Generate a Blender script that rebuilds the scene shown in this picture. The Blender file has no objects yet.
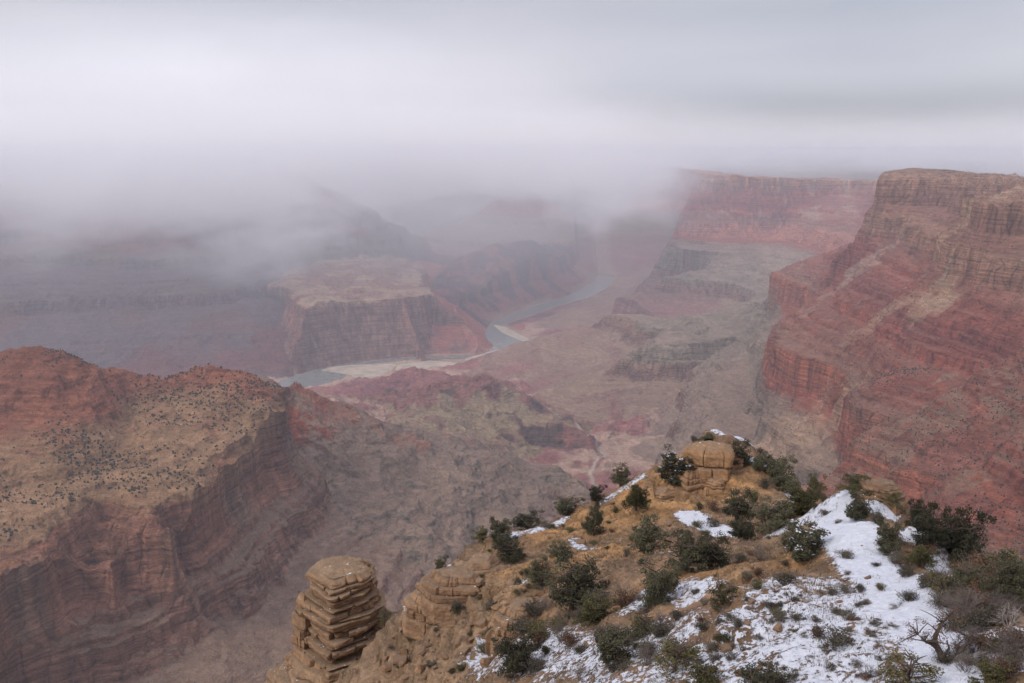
import bpy, bmesh, math, random
import numpy as np
from mathutils import Vector, Matrix

S = bpy.context.scene
COL = S.collection
rad = math.radians

# ------------------------------------------------------------------ camera
CZ = 1450.0                     # height of the camera above the river, metres
FPX = 995.6                     # focal length in pixels of a 1024 wide frame
HORV = 148.0                    # picture row of the true horizon
PITCH = math.atan((341.5 - HORV) / FPX)
cd = bpy.data.cameras.new('camera')
cam = bpy.data.objects.new('camera', cd)
COL.objects.link(cam)
cd.sensor_width = 36.0
cd.lens = 36.0 * FPX / 1024.0
cd.clip_start = 0.5
cd.clip_end = 200000.0
cam.location = (0, 0, CZ)
cam.rotation_euler = (math.pi / 2 - PITCH, 0, 0)
S.camera = cam

# ------------------------------------------------------------------ world, sun, exposure
SUN_EL, SUN_AZ = rad(42), rad(-125)      # azimuth from +Y towards +X
w = bpy.data.worlds.new('World')
S.world = w
w.use_nodes = True
nt = w.node_tree
nt.nodes.clear()
def N(t, ty, **k):
    n = t.nodes.new(ty)
    for a, b in k.items():
        setattr(n, a, b)
    return n
def L(t, a, b):
    t.links.new(a, b)
def math_node(t, op, a=None, b=None, c=None, clamp=False):
    n = N(t, 'ShaderNodeMath', operation=op, use_clamp=clamp)
    for i, v in enumerate((a, b, c)):
        if v is None:
            continue
        if isinstance(v, (int, float)):
            n.inputs[i].default_value = v
        else:
            L(t, v, n.inputs[i])
    return n.outputs[0]
def ramp_node(t, fac, stops, interp='LINEAR'):
    n = N(t, 'ShaderNodeValToRGB')
    n.color_ramp.interpolation = interp
    el = n.color_ramp.elements
    while len(el) < len(stops):
        el.new(0.5)
    for e, (p, c) in zip(el, stops):
        e.position = p
        e.color = (c[0], c[1], c[2], 1) if not isinstance(c, (int, float)) else (c, c, c, 1)
    if fac is not None:
        L(t, fac, n.inputs[0])
    return n.outputs[0]
def mix_rgb(t, fac, a, b, mode='MIX'):
    n = N(t, 'ShaderNodeMix', data_type='RGBA', blend_type=mode)
    n.clamp_factor = True
    for sock, v in ((n.inputs[0], fac), (n.inputs[6], a), (n.inputs[7], b)):
        if isinstance(v, (int, float)):
            sock.default_value = v
        elif isinstance(v, tuple):
            sock.default_value = (v[0], v[1], v[2], 1)
        else:
            L(t, v, sock)
    return n.outputs[2]
def noise_node(t, vec, scale, detail=4, rough=0.55, dist=0.0):
    n = N(t, 'ShaderNodeTexNoise')
    n.inputs['Scale'].default_value = scale
    n.inputs['Detail'].default_value = detail
    n.inputs['Roughness'].default_value = rough
    n.inputs['Distortion'].default_value = dist
    if vec is not None:
        L(t, vec, n.inputs['Vector'])
    return n.outputs['Fac']
def mapping(t, vec, scale=(1, 1, 1), loc=(0, 0, 0)):
    n = N(t, 'ShaderNodeMapping')
    n.inputs['Scale'].default_value = scale
    n.inputs['Location'].default_value = loc
    L(t, vec, n.inputs['Vector'])
    return n.outputs[0]

sky = N(nt, 'ShaderNodeTexSky', sky_type='NISHITA')
sky.sun_disc = False
sky.sun_elevation = SUN_EL
sky.sun_rotation = SUN_AZ
tc = N(nt, 'ShaderNodeTexCoord')
gen = tc.outputs['Generated']
sep = N(nt, 'ShaderNodeSeparateXYZ'); L(nt, gen, sep.inputs[0])
zc = sep.outputs['Z']
# overcast deck: bright towards the zenith, streaky banks near the horizon
v1 = mapping(nt, gen, (1.6, 1.6, 5.5), (3.1, 0.4, 0.25))
n1 = noise_node(nt, v1, 1.6, 5, 0.5, 0.3)
v2 = mapping(nt, gen, (2.0, 2.0, 11.0), (0.3, 5.4, 1.0))
n2 = noise_node(nt, v2, 1.5, 4, 0.5, 0.2)
# a thinner, brighter place in the deck, low over the west side of the canyon
bd = N(nt, 'ShaderNodeVectorMath', operation='DISTANCE')
bm_ = mapping(nt, gen, (1.0, 1.0, 3.6))
L(nt, bm_, bd.inputs[0]); bd.inputs[1].default_value = (-0.29, 0.945, 0.065 * 3.6)
bright = math_node(nt, 'SUBTRACT', 1.0, math_node(nt, 'DIVIDE', bd.outputs['Value'], 0.27), clamp=True)
bright = math_node(nt, 'MULTIPLY', math_node(nt, 'POWER', bright, 1.2), math_node(nt, 'MULTIPLY_ADD', n1, 1.6, -0.1, clamp=True))
SKYB = 5.1
lum = math_node(nt, 'MULTIPLY_ADD', n1, 0.16, 0.42)
lum = math_node(nt, 'ADD', lum, math_node(nt, 'MULTIPLY', n2, 0.09))
lum = math_node(nt, 'ADD', lum, math_node(nt, 'MULTIPLY', bright, 0.55))
lum = math_node(nt, 'ADD', lum, math_node(nt, 'MULTIPLY', math_node(nt, 'SUBTRACT', 1.0, math_node(nt, 'MULTIPLY', zc, 6.0), clamp=True), 0.10))
zen = math_node(nt, 'MULTIPLY', math_node(nt, 'SUBTRACT', zc, 0.16, clamp=True), 1.1)
lum = math_node(nt, 'ADD', lum, zen)
bq = math_node(nt, 'DIVIDE', math_node(nt, 'SUBTRACT', zc, math_node(nt, 'MULTIPLY_ADD', n1, 0.05, 0.012)), 0.022)
bq = math_node(nt, 'POWER', 2.718, math_node(nt, 'MULTIPLY', math_node(nt, 'MULTIPLY', bq, bq), -1.0))
side = math_node(nt, 'MULTIPLY', math_node(nt, 'SUBTRACT', sep.outputs['X'], 0.0, clamp=True), 3.5, clamp=True)
lum = math_node(nt, 'SUBTRACT', lum, math_node(nt, 'MULTIPLY', math_node(nt, 'MULTIPLY', bq, side), 0.13))
lum = math_node(nt, 'MULTIPLY', lum, SKYB)
tone = ramp_node(nt, n2, [(0.3, (0.84, 0.86, 1.0)), (0.7, (0.90, 0.89, 1.0))])
deck = N(nt, 'ShaderNodeVectorMath', operation='SCALE')
L(nt, tone, deck.inputs[0]); L(nt, lum, deck.inputs['Scale'])
skymix = mix_rgb(nt, 0.95, sky.outputs[0], deck.outputs[0])
bg = N(nt, 'ShaderNodeBackground')
bg.inputs['Strength'].default_value = 0.15
L(nt, skymix, bg.inputs['Color'])
wo = N(nt, 'ShaderNodeOutputWorld')
L(nt, bg.outputs[0], wo.inputs[0])

sd = bpy.data.lights.new('sun', 'SUN')
sd.energy = 1.5
sd.angle = rad(18)
sd.color = (1.0, 0.93, 0.84)
sun = bpy.data.objects.new('sun', sd)
COL.objects.link(sun)
sun.rotation_euler = (math.pi / 2 - SUN_EL, 0, math.pi - SUN_AZ)

S.view_settings.view_transform = 'Standard'
S.view_settings.look = 'None'
S.view_settings.exposure = 0.52
S.view_settings.gamma = 1.0
S.view_settings.use_curve_mapping = False
S.render.engine = 'CYCLES'
S.cycles.use_denoising = True
S.cycles.max_bounces = 6
S.cycles.diffuse_bounces = 2
S.cycles.glossy_bounces = 2
S.cycles.transmission_bounces = 2
S.cycles.transparent_max_bounces = 6
S.cycles.volume_bounces = 4
S.cycles.use_adaptive_sampling = True
S.cycles.adaptive_threshold = 0.03
S.cycles.volume_step_rate = 1.0
S.cycles.volume_max_steps = 96

# ------------------------------------------------------------------ numpy noise
_rng = np.random.RandomState(7)
_TAB = _rng.rand(512, 512).astype(np.float32) * 2 - 1
def vnoise(x, y, seed=0):
    x = x + seed * 17.31; y = y + seed * 41.77
    xf = np.floor(x); yf = np.floor(y)
    xi = xf.astype(np.int64); yi = yf.astype(np.int64)
    fx = (x - xf); fy = (y - yf)
    fx = fx * fx * fx * (fx * (fx * 6 - 15) + 10)
    fy = fy * fy * fy * (fy * (fy * 6 - 15) + 10)
    x0 = xi & 511; x1 = (xi + 1) & 511; y0 = yi & 511; y1 = (yi + 1) & 511
    a = _TAB[x0, y0]; b = _TAB[x1, y0]; c = _TAB[x0, y1]; d = _TAB[x1, y1]
    return (a + (b - a) * fx) * (1 - fy) + (c + (d - c) * fx) * fy
def fbm(x, y, wl, octs, seed=0, gain=0.5, lac=2.03):
    s = 0; a = 1.0; f = 1.0 / wl
    for o in range(octs):
        s = s + a * vnoise(x * f, y * f, seed + o * 3)
        a *= gain; f *= lac
    return s
def ridged(x, y, wl, octs, seed=0, gain=0.5, lac=2.07):
    s = 0; a = 1.0; f = 1.0 / wl; t = 0
    for o in range(octs):
        n = 1 - np.abs(vnoise(x * f, y * f, seed + o * 5)) * 2
        s = s + a * n; t += a
        a *= gain; f *= lac
    return s / t
def sstep(a, b, x):
    t = np.clip((x - a) / (b - a), 0, 1)
    return t * t * (3 - 2 * t)

# ------------------------------------------------------------------ places: a view direction and a height (or a distance) give a spot on the land
cP, sP = math.cos(PITCH), math.sin(PITCH)
def ray(u, v):
    a = (u - 512.0) / FPX; b = (341.5 - v) / FPX
    return a, cP + b * sP, -sP + b * cP          # x, y (forward), z for unit forward depth
def at_z(u, v, z):
    x, y, k = ray(u, v)
    t = (z - CZ) / k
    return (x * t, y * t)
def at_d(u, v, d):
    x, y, k = ray(u, v)
    t = d / y
    return (x * t, y * t, CZ + k * t)
def zat(u, v, d):
    return at_d(u, v, d)[2]

# ------------------------------------------------------------------ materials
def new_mat(name):
    m = bpy.data.materials.new(name)
    m.use_nodes = True
    t = m.node_tree
    b = t.nodes['Principled BSDF']
    b.inputs['Roughness'].default_value = 0.9
    b.inputs['Specular IOR Level'].default_value = 0.15
    return m, t, b
def bump(t, b, h, dist, strength=1.0):
    n = N(t, 'ShaderNodeBump')
    n.inputs['Distance'].default_value = dist
    n.inputs['Strength'].default_value = strength
    L(t, h, n.inputs['Height'])
    L(t, n.outputs[0], b.inputs['Normal'])

def terrain_mat():
    m, t, b = new_mat('canyon_rock')
    at = N(t, 'ShaderNodeAttribute', attribute_name='rock')
    g = N(t, 'ShaderNodeNewGeometry')
    pos = g.outputs['Position']
    sc = mapping(t, pos, (1, 1, 3.0))
    a = noise_node(t, sc, 0.045, 6, 0.62)
    c = noise_node(t, sc, 0.22, 5, 0.65)
    band = noise_node(t, mapping(t, pos, (0.004, 0.004, 0.16)), 1.0, 5, 0.7)
    f = math_node(t, 'MULTIPLY_ADD', a, 1.3, 0.35)
    f2 = math_node(t, 'MULTIPLY_ADD', c, 1.3, 0.35)
    f = math_node(t, 'MULTIPLY', f, f2)
    sp = N(t, 'ShaderNodeSeparateXYZ'); L(t, g.outputs['True Normal'], sp.inputs[0])
    steep = math_node(t, 'SUBTRACT', 1.0, math_node(t, 'MULTIPLY', math_node(t, 'SUBTRACT', sp.outputs['Z'], 0.35), 2.0, clamp=True), clamp=True)
    vert = noise_node(t, mapping(t, pos, (0.03, 0.03, 0.003)), 1.0, 5, 0.6)
    bd_ = math_node(t, 'MULTIPLY_ADD', math_node(t, 'SUBTRACT', band, 0.5), math_node(t, 'MULTIPLY_ADD', steep, 1.6, 1.2), 1.0)
    bd_ = math_node(t, 'MULTIPLY', bd_, math_node(t, 'MULTIPLY_ADD', math_node(t, 'SUBTRACT', vert, 0.5), math_node(t, 'MULTIPLY', steep, 0.7), 1.0))
    f = math_node(t, 'MULTIPLY', f, bd_)
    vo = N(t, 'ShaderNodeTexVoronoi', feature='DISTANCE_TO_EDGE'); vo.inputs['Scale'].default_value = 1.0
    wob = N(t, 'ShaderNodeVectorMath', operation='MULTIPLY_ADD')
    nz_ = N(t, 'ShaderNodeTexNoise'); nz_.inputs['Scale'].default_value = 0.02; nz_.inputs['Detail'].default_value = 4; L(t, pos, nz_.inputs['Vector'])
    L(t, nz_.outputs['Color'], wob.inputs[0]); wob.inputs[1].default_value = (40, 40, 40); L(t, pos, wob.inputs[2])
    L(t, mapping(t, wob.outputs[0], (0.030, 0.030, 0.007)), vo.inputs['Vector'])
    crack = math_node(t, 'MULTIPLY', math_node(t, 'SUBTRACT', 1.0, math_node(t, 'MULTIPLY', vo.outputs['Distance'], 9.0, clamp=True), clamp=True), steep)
    f = math_node(t, 'MULTIPLY', f, math_node(t, 'MULTIPLY_ADD', crack, -0.16, 1.0))  # shade inside the cracks is painted into the rock colour
    vm = N(t, 'ShaderNodeVectorMath', operation='SCALE')
    L(t, at.outputs['Color'], vm.inputs[0]); L(t, f, vm.inputs['Scale'])
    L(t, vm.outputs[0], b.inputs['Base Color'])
    rub = noise_node(t, mapping(t, pos, (0.11, 0.11, 0.11)), 1.0, 3, 0.8)
    h = math_node(t, 'MULTIPLY_ADD', a, 4.0, math_node(t, 'MULTIPLY', c, 2.4))
    h = math_node(t, 'MULTIPLY_ADD', rub, 3.0, h)
    h = math_node(t, 'ADD', h, math_node(t, 'MULTIPLY', band, 1.5))
    bump(t, b, math_node(t, 'MULTIPLY_ADD', crack, -3.0, h), 4.0)
    b.inputs['Specular IOR Level'].default_value = 0.05
    return m

# ------------------------------------------------------------------ the canyon: strata profile
def build_profile():
    r = random.Random(4)
    P = [(-400, -200), (0, 0), (200, 190), (372, 305), (396, 388), (400, 396)]
    def slope_ledges(e0, z0, e1, z1, n, frac):
        # n ledges; 'frac' of the height is in little cliffs
        es = [e0]; zs = [z0]
        cuts = sorted(r.uniform(0.03, 0.97) for _ in range(n - 1))
        cuts = [0] + cuts + [1]
        for a, b_ in zip(cuts[:-1], cuts[1:]):
            de = (e1 - e0) * (b_ - a); dz = (z1 - z0) * (b_ - a)
            P.append((e0 + (e1 - e0) * a + de * 0.80, z0 + (z1 - z0) * a + dz * (1 - frac)))
            P.append((e0 + (e1 - e0) * b_, z0 + (z1 - z0) * b_))
    slope_ledges(400, 396, 640, 590, 7, 0.6)
    slope_ledges(640, 590, 745, 652, 5, 0.6)
    P.append((758, 660)); P.append((768, 700)); P.append((772, 706)); P.append((788, 784)); P.append((792, 790))
    slope_ledges(792, 790, 1060, 1035, 17, 0.66)
    P.append((1105, 1075))
    P.append((1112, 1090)); P.append((1128, 1165)); P.append((1134, 1170))
    slope_ledges(1134, 1170, 1215, 1225, 6, 0.6)
    P.append((1230, 1290)); P.append((1236, 1294)); P.append((1250, 1330)); P.append((1300, 1350)); P.append((1600, 1420))
    P.sort()
    e = np.array([p[0] for p in P], float); z = np.array([p[1] for p in P], float)
    for i in range(1, len(e)):
        if e[i] <= e[i - 1]:
            e[i] = e[i - 1] + 0.5
    return e, z
PE, PZ = build_profile()
def profile(e, w=5.0):
    return (np.interp(e - w, PE, PZ) + 2 * np.interp(e, PE, PZ) + np.interp(e + w, PE, PZ)) / 4

def seg_dist(px, py, pts, closed):
    """distance to a polyline, and for closed ones the sign (inside positive)"""
    n = len(pts)
    best = np.full(px.shape, 1e12)
    inside = np.zeros(px.shape, bool)
    rng = range(n) if closed else range(n - 1)
    for i in rng:
        ax, ay = pts[i]; bx, by = pts[(i + 1) % n]
        dx, dy = bx - ax, by - ay
        l2 = dx * dx + dy * dy + 1e-9
        t = np.clip(((px - ax) * dx + (py - ay) * dy) / l2, 0, 1)
        d = (px - ax - t * dx) ** 2 + (py - ay - t * dy) ** 2
        np.minimum(best, d, out=best)
        if closed and ay != by:
            c = ((ay > py) != (by > py)) & (px < (bx - ax) * (py - ay) / (by - ay) + ax)
            inside ^= c
    best = np.sqrt(best)
    return np.where(inside, best, -best) if closed else best

def river_dist(px, py):
    best = np.full(px.shape, 1e9)
    for i in range(len(RIV) - 1):
        (ax, ay), (bx, by) = RIV[i], RIV[i + 1]
        dx, dy = bx - ax, by - ay
        t = np.clip(((px - ax) * dx + (py - ay) * dy) / (dx * dx + dy * dy), 0, 1)
        d = np.hypot(px - ax - t * dx, py - ay - t * dy) - (RW[i] + (RW[i + 1] - RW[i]) * t)
        np.minimum(best, d, out=best)
    return best

def nested(px, py, levels, out_slope, in_slope, in_max):
    """height between nested closed contours"""
    sds = [seg_dist(px, py, pts, True) for z, pts in levels]
    e = levels[0][0] + sds[0] * out_slope
    for i in range(len(levels)):
        z0 = levels[i][0]
        if i + 1 < len(levels):
            z1 = levels[i + 1][0]
            a = np.maximum(sds[i], 0); b = np.maximum(-sds[i + 1], 0)
            v = z0 + (z1 - z0) * a / (a + b + 1e-6)
        else:
            v = z0 + np.minimum(np.maximum(sds[i], 0) * in_slope, in_max)
        e = np.where(sds[i] >= 0, v, e)
    return e

def ridge(px, py, pts, slopes):
    """crest polyline (x, y, z); slopes = (left, right) falloff"""
    e = np.full(px.shape, -1e9)
    n = len(pts)
    for i in range(n - 1):
        ax, ay, az = pts[i]; bx, by, bz = pts[i + 1]
        dx, dy = bx - ax, by - ay
        l2 = dx * dx + dy * dy + 1e-9
        t = np.clip(((px - ax) * dx + (py - ay) * dy) / l2, 0, 1)
        d = np.sqrt((px - ax - t * dx) ** 2 + (py - ay - t * dy) ** 2)
        side = (dx * (py - ay) - dy * (px - ax)) / math.sqrt(l2)
        k = slopes[1] + (slopes[0] - slopes[1]) * sstep(-60, 60, side)
        e = np.maximum(e, az + (bz - az) * t - d * k)
    return e

def Z(z, *uv):          # contour points seen at (u, v) lying at height z
    return [at_z(u, v, z) for u, v in uv]
def R(*uvz):            # crest points
    return [at_z(u, v, z) + (z,) for u, v, z in uvz]
def D(*uvd):
    return [at_d(u, v, d) for u, v, d in uvd]

# ---- river course and bars on the canyon floor
RIVER = [(585, 240), (597, 258), (606, 274), (597, 286), (578, 296), (553, 303), (520, 314), (497, 323), (492, 331), (503, 338),
         (516, 345), (506, 351), (482, 356), (448, 357), (405, 359), (368, 362), (336, 369), (318, 377), (285, 388), (240, 400)]
RW = [70, 75, 85, 100, 100, 95, 85, 55, 60, 130, 170, 110, 60, 45, 50, 60, 110, 170, 120, 110]
RIV = [at_z(u, v, 0) for u, v in RIVER]
_rv = sorted((p[1], p[0]) for p in RIV[:11])
RYS = np.array([p[0] for p in _rv]); RXS = np.array([p[1] for p in _rv])
BARS = [
    [(318, 370), (334, 366), (360, 364), (396, 363.5), (392, 368), (380, 375), (362, 378), (345, 374)],
    [(398, 364), (425, 360.5), (455, 362), (470, 367), (452, 371), (420, 371), (396, 370)],
    [(464, 358.5), (484, 353), (503, 348), (508, 350), (498, 355), (482, 360), (470, 361)],
    [(492, 324), (504, 326), (520, 334), (534, 342), (528, 343), (512, 337), (500, 331)],
]
CLEARW = [Z(2, (424, 354), (468, 350), (474, 362), (430, 364))] if False else [[at_z(u, v, 2) for u, v in ((424, 354), (450, 353), (470, 352), (474, 362), (430, 364))]]
BARW = [[at_z(u, v, 2) for u, v in b] for b in BARS]

LB_TOP = Z(788, (-260, 640), (-120, 610), (-40, 588), (0, 566), (30, 551), (60, 535), (90, 527), (112, 530), (122, 521), (150, 512), (176, 512), (176, 500), (190, 486), (202, 474), (230, 453),
           (250, 432), (268, 425), (266, 411), (254, 401), (240, 398), (180, 400), (100, 410), (0, 410), (-120, 418), (-300, 440))
def up(pts, k):
    return [(x * k, y * k) for x, y in pts]

def f_left_butte(x, y):
    c630 = [at_z(u, v, 630) for u, v in ((-330, 790), (-150, 720), (0, 660), (70, 640), (130, 622), (200, 590), (225, 570), (262, 545), (300, 500), (318, 460), (330, 425), (300, 405), (240, 404), (100, 400), (0, 398), (-140, 405), (-380, 440))]
    c820 = Z(835, (-330, 560), (-100, 520), (0, 490), (70, 480), (130, 468), (190, 450), (222, 430), (240, 412), (232, 402), (170, 404), (60, 405), (-60, 405), (-300, 420))
    e = nested(x, y, [(630, c630), (790, LB_TOP), (825, c820)], 0.62, 0.05, 20)
    cr = ridge(x, y, D((-300, 335, 2000), (-100, 350, 2150), (0, 356, 2210), (36, 336, 2230), (72, 354, 2260), (105, 372, 2290), (135, 394, 2300)), (0.8, 0.62))
    cr2 = ridge(x, y, D((178, 362, 2460), (196, 354, 2460), (214, 354, 2440), (232, 361, 2420), (250, 388, 2400)), (0.9, 0.6))
    cr3 = ridge(x, y, D((36, 346, 2230), (52, 395, 2080), (95, 450, 1960), (150, 490, 1880)), (0.33, 0.33))
    top = np.maximum(np.maximum(cr, cr2), cr3)
    e = np.where(e > 780, np.maximum(e, np.minimum(top, e + 400)), e)
    rav = seg_dist(x, y, [(a, b) for a, b, c_ in D((140, 396, 2330), (126, 440, 2060), (112, 490, 1860), (106, 520, 1760))], False)
    return e - 26 * np.exp(-(rav / 48) ** 2) * (e > 790)

def f_bench_ridge(x, y):
    a = ridge(x, y, D((250, 378, 2800), (300, 382, 2950), (320, 391, 2950), (350, 409, 2950), (372, 422, 2950), (398, 438, 2960), (441, 455, 3000), (462, 454, 3050), (500, 457, 3080), (525, 460, 3080), (550, 467, 3050), (582, 485, 2950), (600, 520, 2750)), (0.62, 0.45))
    b = ridge(x, y, D((330, 400, 2950), (310, 450, 2720), (320, 505, 2450)), (0.45, 0.45))
    c = ridge(x, y, D((462, 456, 3050), (450, 505, 2650), (430, 545, 2400)), (0.42, 0.42))
    return np.maximum(np.maximum(a, b), c)

def f_near_slope(x, y):       # talus falling from the butte towards the drainage below the rim
    return ridge(x, y, D((-100, 660, 1500), (60, 650, 1750), (150, 640, 1820), (235, 600, 2000), (290, 540, 2250), (310, 470, 2600)), (0.30, 0.33))

def f_middle_hill(x, y):
    a = ridge(x, y, D((380, 400, 4400), (416, 385, 4500), (444, 379, 4550), (472, 376, 4500), (494, 397, 4300), (537, 416, 4050), (575, 441, 3800), (600, 458, 3600)), (0.42, 0.40))
    b = ridge(x, y, D((444, 379, 4550), (440, 410, 4050), (425, 440, 3600)), (0.38, 0.38))
    c = ridge(x, y, D((494, 397, 4300), (500, 430, 3800), (520, 455, 3450)), (0.35, 0.45))
    return np.maximum(np.maximum(a, b), c)

def f_red_hills(x, y):
    a = ridge(x, y, D((320, 398, 5000), (360, 378, 5300), (400, 368, 5400), (440, 370, 5350), (475, 376, 5000), (500, 380, 5000)), (0.30, 0.30))
    b = ridge(x, y, D((300, 392, 4600), (350, 405, 4300), (390, 402, 4400)), (0.30, 0.30))
    c = ridge(x, y, D((620, 365, 5600), (580, 380, 5200), (545, 395, 5000)), (0.16, 0.2))
    d = ridge(x, y, D((600, 350, 6200), (560, 350, 6400), (540, 356, 6300)), (0.12, 0.2))
    g = ridge(x, y, D((660, 400, 4600), (625, 425, 4100), (612, 445, 3850)), (0.3, 0.3))
    h = ridge(x, y, D((620, 318, 7000), (585, 322, 7300), (560, 328, 7200)), (0.16, 0.2))
    return np.maximum.reduce([a, b, c, d, g, h])

def f_river_mesa(x, y):
    c0 = Z(20, (306, 372), (322, 366), (345, 360.5), (380, 356.5), (420, 353.5), (443, 354), (470, 352), (492, 345), (484, 333), (470, 322), (455, 300), (452, 285), (446, 268), (380, 250), (200, 250), (140, 262), (190, 282), (255, 300), (280, 322), (278, 345), (284, 368))
    c1 = Z(375, (300, 322), (318, 314), (338, 311), (376, 305), (412, 304), (428, 312), (434, 318), (438, 302), (430, 288), (424, 270), (380, 258), (220, 258), (190, 266), (240, 280), (285, 292), (302, 304))
    e = nested(x, y, [(20, c0), (398, c1)], 0.25, 0.17, 230)
    r1 = ridge(x, y, D((408, 292, 7750), (392, 280, 8200), (372, 256, 9000), (330, 224, 10300)), (0.34, 0.34))
    # the red nose with its low spurs
    r2 = ridge(x, y, D((300, 322, 7300), (288, 345, 6900), (283, 362, 6500)), (0.45, 0.45))
    r3 = ridge(x, y, D((446, 330, 7200), (452, 334, 7100), (485, 346, 6950)), (0.4, 0.4))
    return np.where(y < 6450, -200.0, np.maximum.reduce([e, r1, r2, r3]))

def f_dark_hill(x, y):
    a = ridge(x, y, D((402, 300, 7700), (420, 294, 8000), (437, 287, 8300), (455, 267, 9000), (475, 252, 9400), (493, 241, 9800), (520, 238, 10200), (550, 244, 10900), (566, 247, 11300), (576, 262, 11300)), (0.5, 0.40))
    return a

def f_far_butte(x, y):
    a = ridge(x, y, D((470, 215, 12500), (500, 196, 12500), (525, 186, 12500), (545, 200, 12500), (556, 217, 12400), (578, 230, 12300), (602, 240, 12200), (618, 246, 12000)), (0.5, 0.5))
    return a

def f_left_wall(x, y):      # north side of the canyon, mostly in cloud
    c0 = Z(330, (-500, 330), (-100, 322), (40, 314), (120, 310), (170, 306), (240, 304), (270, 296), (330, 282), (400, 266), (440, 250), (300, 240), (-500, 246))
    c1 = Z(640, (-500, 262), (-100, 258), (20, 254), (60, 250), (130, 256), (200, 250), (260, 246), (330, 240), (400, 232), (400, 222), (300, 222), (-500, 226))
    c2 = Z(1000, (-500, 205), (0, 200), (60, 196), (120, 202), (200, 198), (300, 196), (330, 196), (330, 190), (-500, 190))
    return nested(x, y, [(330, c0), (640, c1), (1050, c2)], 0.3, 0.4, 350)

T400 = ((596, 240), (630, 246), (648, 256), (641, 259), (662, 263), (690, 266), (706, 272), (690, 275), (668, 277), (700, 280), (738, 285), (760, 293), (740, 305), (716, 316), (690, 319), (660, 315), (636, 314), (614, 314.5),
        (640, 322), (670, 334), (642, 346), (623, 357), (640, 360), (662, 361), (690, 364), (710, 363), (735, 364), (752, 362), (750, 372), (738, 386), (722, 400), (704, 412), (684, 424), (690, 438), (712, 446), (745, 456), (785, 482), (850, 540), (1000, 600), (1500, 700))
BACK = [(30000, 9000), (30000, 30000), (2500, 30000)]
def f_palisades(x, y):
    c4 = [at_z(u, v, 400 + 55 * min(1, max(0, (290 - v) / 20))) for u, v in T400] + [(30000, 1500)] + BACK
    c6 = Z(600, (640, 236), (658, 243), (690, 250), (742, 253), (772, 252), (800, 262), (830, 280), (860, 300), (900, 310)) + [(6000, 4500), (30000, 4500)] + BACK
    c8 = Z(790, (655, 219), (672, 222), (700, 223.5), (742, 223), (790, 222), (815, 228), (850, 242), (900, 258)) + [(7000, 6500), (30000, 6500)] + BACK
    cr = [(a, b) for a, b, c in D((688, 185, 9600), (698, 180, 9350), (742, 180, 9300), (790, 182, 9250), (850, 182, 9200), (930, 182, 9000))] + [(9000, 8500), (30000, 8500)] + BACK
    e = nested(x, y, [(400, c4), (640, c6), (790, c8), (1225, cr)], 0.36, -0.06, 12)
    e = e - 85 * sstep(900, 3600, x) * sstep(900, 1150, e)
    e = np.where(x > 0, np.maximum(e, np.where(seg_dist(x, y, cr, True) > 0, 1010, -1e9)), e)
    return np.where(e > 400, np.maximum(e, np.minimum(tonto_crest(x, y), 400 + (e - 400) * 8)), e)

def tonto_crest(x, y):          # crest of the grey bench between the cliffs
    a = ridge(x, y, D((630, 356, 4950), (672, 337, 5250), (700, 328, 5350), (724, 321, 5450), (750, 316, 5400), (775, 306, 5200)), (0.2, 0.17))
    b = ridge(x, y, D((640, 284, 8300), (655, 281, 8200), (670, 286, 7900), (690, 296, 7300)), (0.4, 0.35))
    c = ridge(x, y, D((700, 308, 6500), (740, 297, 6300), (775, 288, 6000)), (0.22, 0.2))
    d = ridge(x, y, D((720, 400, 4100), (750, 385, 3900), (775, 372, 3700)), (0.3, 0.3))
    return np.maximum.reduce([a, b, c, d])

def f_headland(x, y):
    c6 = Z(630, (778, 300), (772, 290), (790, 296), (800, 300), (775, 320), (757, 340), (752, 385), (762, 398), (790, 408), (820, 425), (842, 430), (826, 445), (832, 460), (860, 470), (900, 490), (960, 520), (1100, 560)) + [(6000, 1800), (6000, 7500), (3300, 8000)]
    c8 = Z(790, (792, 270), (783, 272), (800, 282), (830, 294), (838, 300), (800, 310), (780, 322), (765, 335), (772, 345), (785, 352), (800, 356), (820, 362), (832, 364), (846, 366), (868, 372), (858, 388), (846, 399), (856, 407), (872, 412), (890, 420), (912, 432), (935, 446), (1000, 480), (1150, 520)) + [(5500, 2100), (5500, 7000), (3200, 7200)]
    c11 = [(a, b) for a, b, c in D((884, 206, 4650), (864, 238, 4500), (850, 250, 4350), (868, 250, 4150), (893, 262, 3900), (920, 275, 3500), (944, 290, 3250), (985, 312, 2950), (1024, 335, 2700), (1150, 360, 2400))] + [(5000, 2300), (5000, 6500), (3000, 6500)]
    cr = [(a, b) for a, b, c in D((904, 183, 4650), (908, 180, 4420), (914, 185, 4300), (930, 200, 4150), (950, 210, 4000), (968, 215, 3600), (1000, 230, 3400), (1024, 240, 3200), (1150, 250, 3000))] + [(4600, 2600), (4600, 6000), (2900, 6200)]
    e = nested(x, y, [(630, c6), (790, c8), (1105, c11), (1232, cr)], 0.75, -0.3, 30)
    e = np.where(seg_dist(x, y, cr, True) > 0, np.maximum(e, 1050), e)
    r = ridge(x, y, D((900, 172, 4450), (910, 163, 4350), (930, 169, 4300), (965, 178, 4200), (1010, 183, 4100), (1100, 178, 4000)), (1.0, 0.8))
    return np.where(e > 1120, np.maximum(e, np.minimum(r, e + (e - 1120) * 4)), e)

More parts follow.
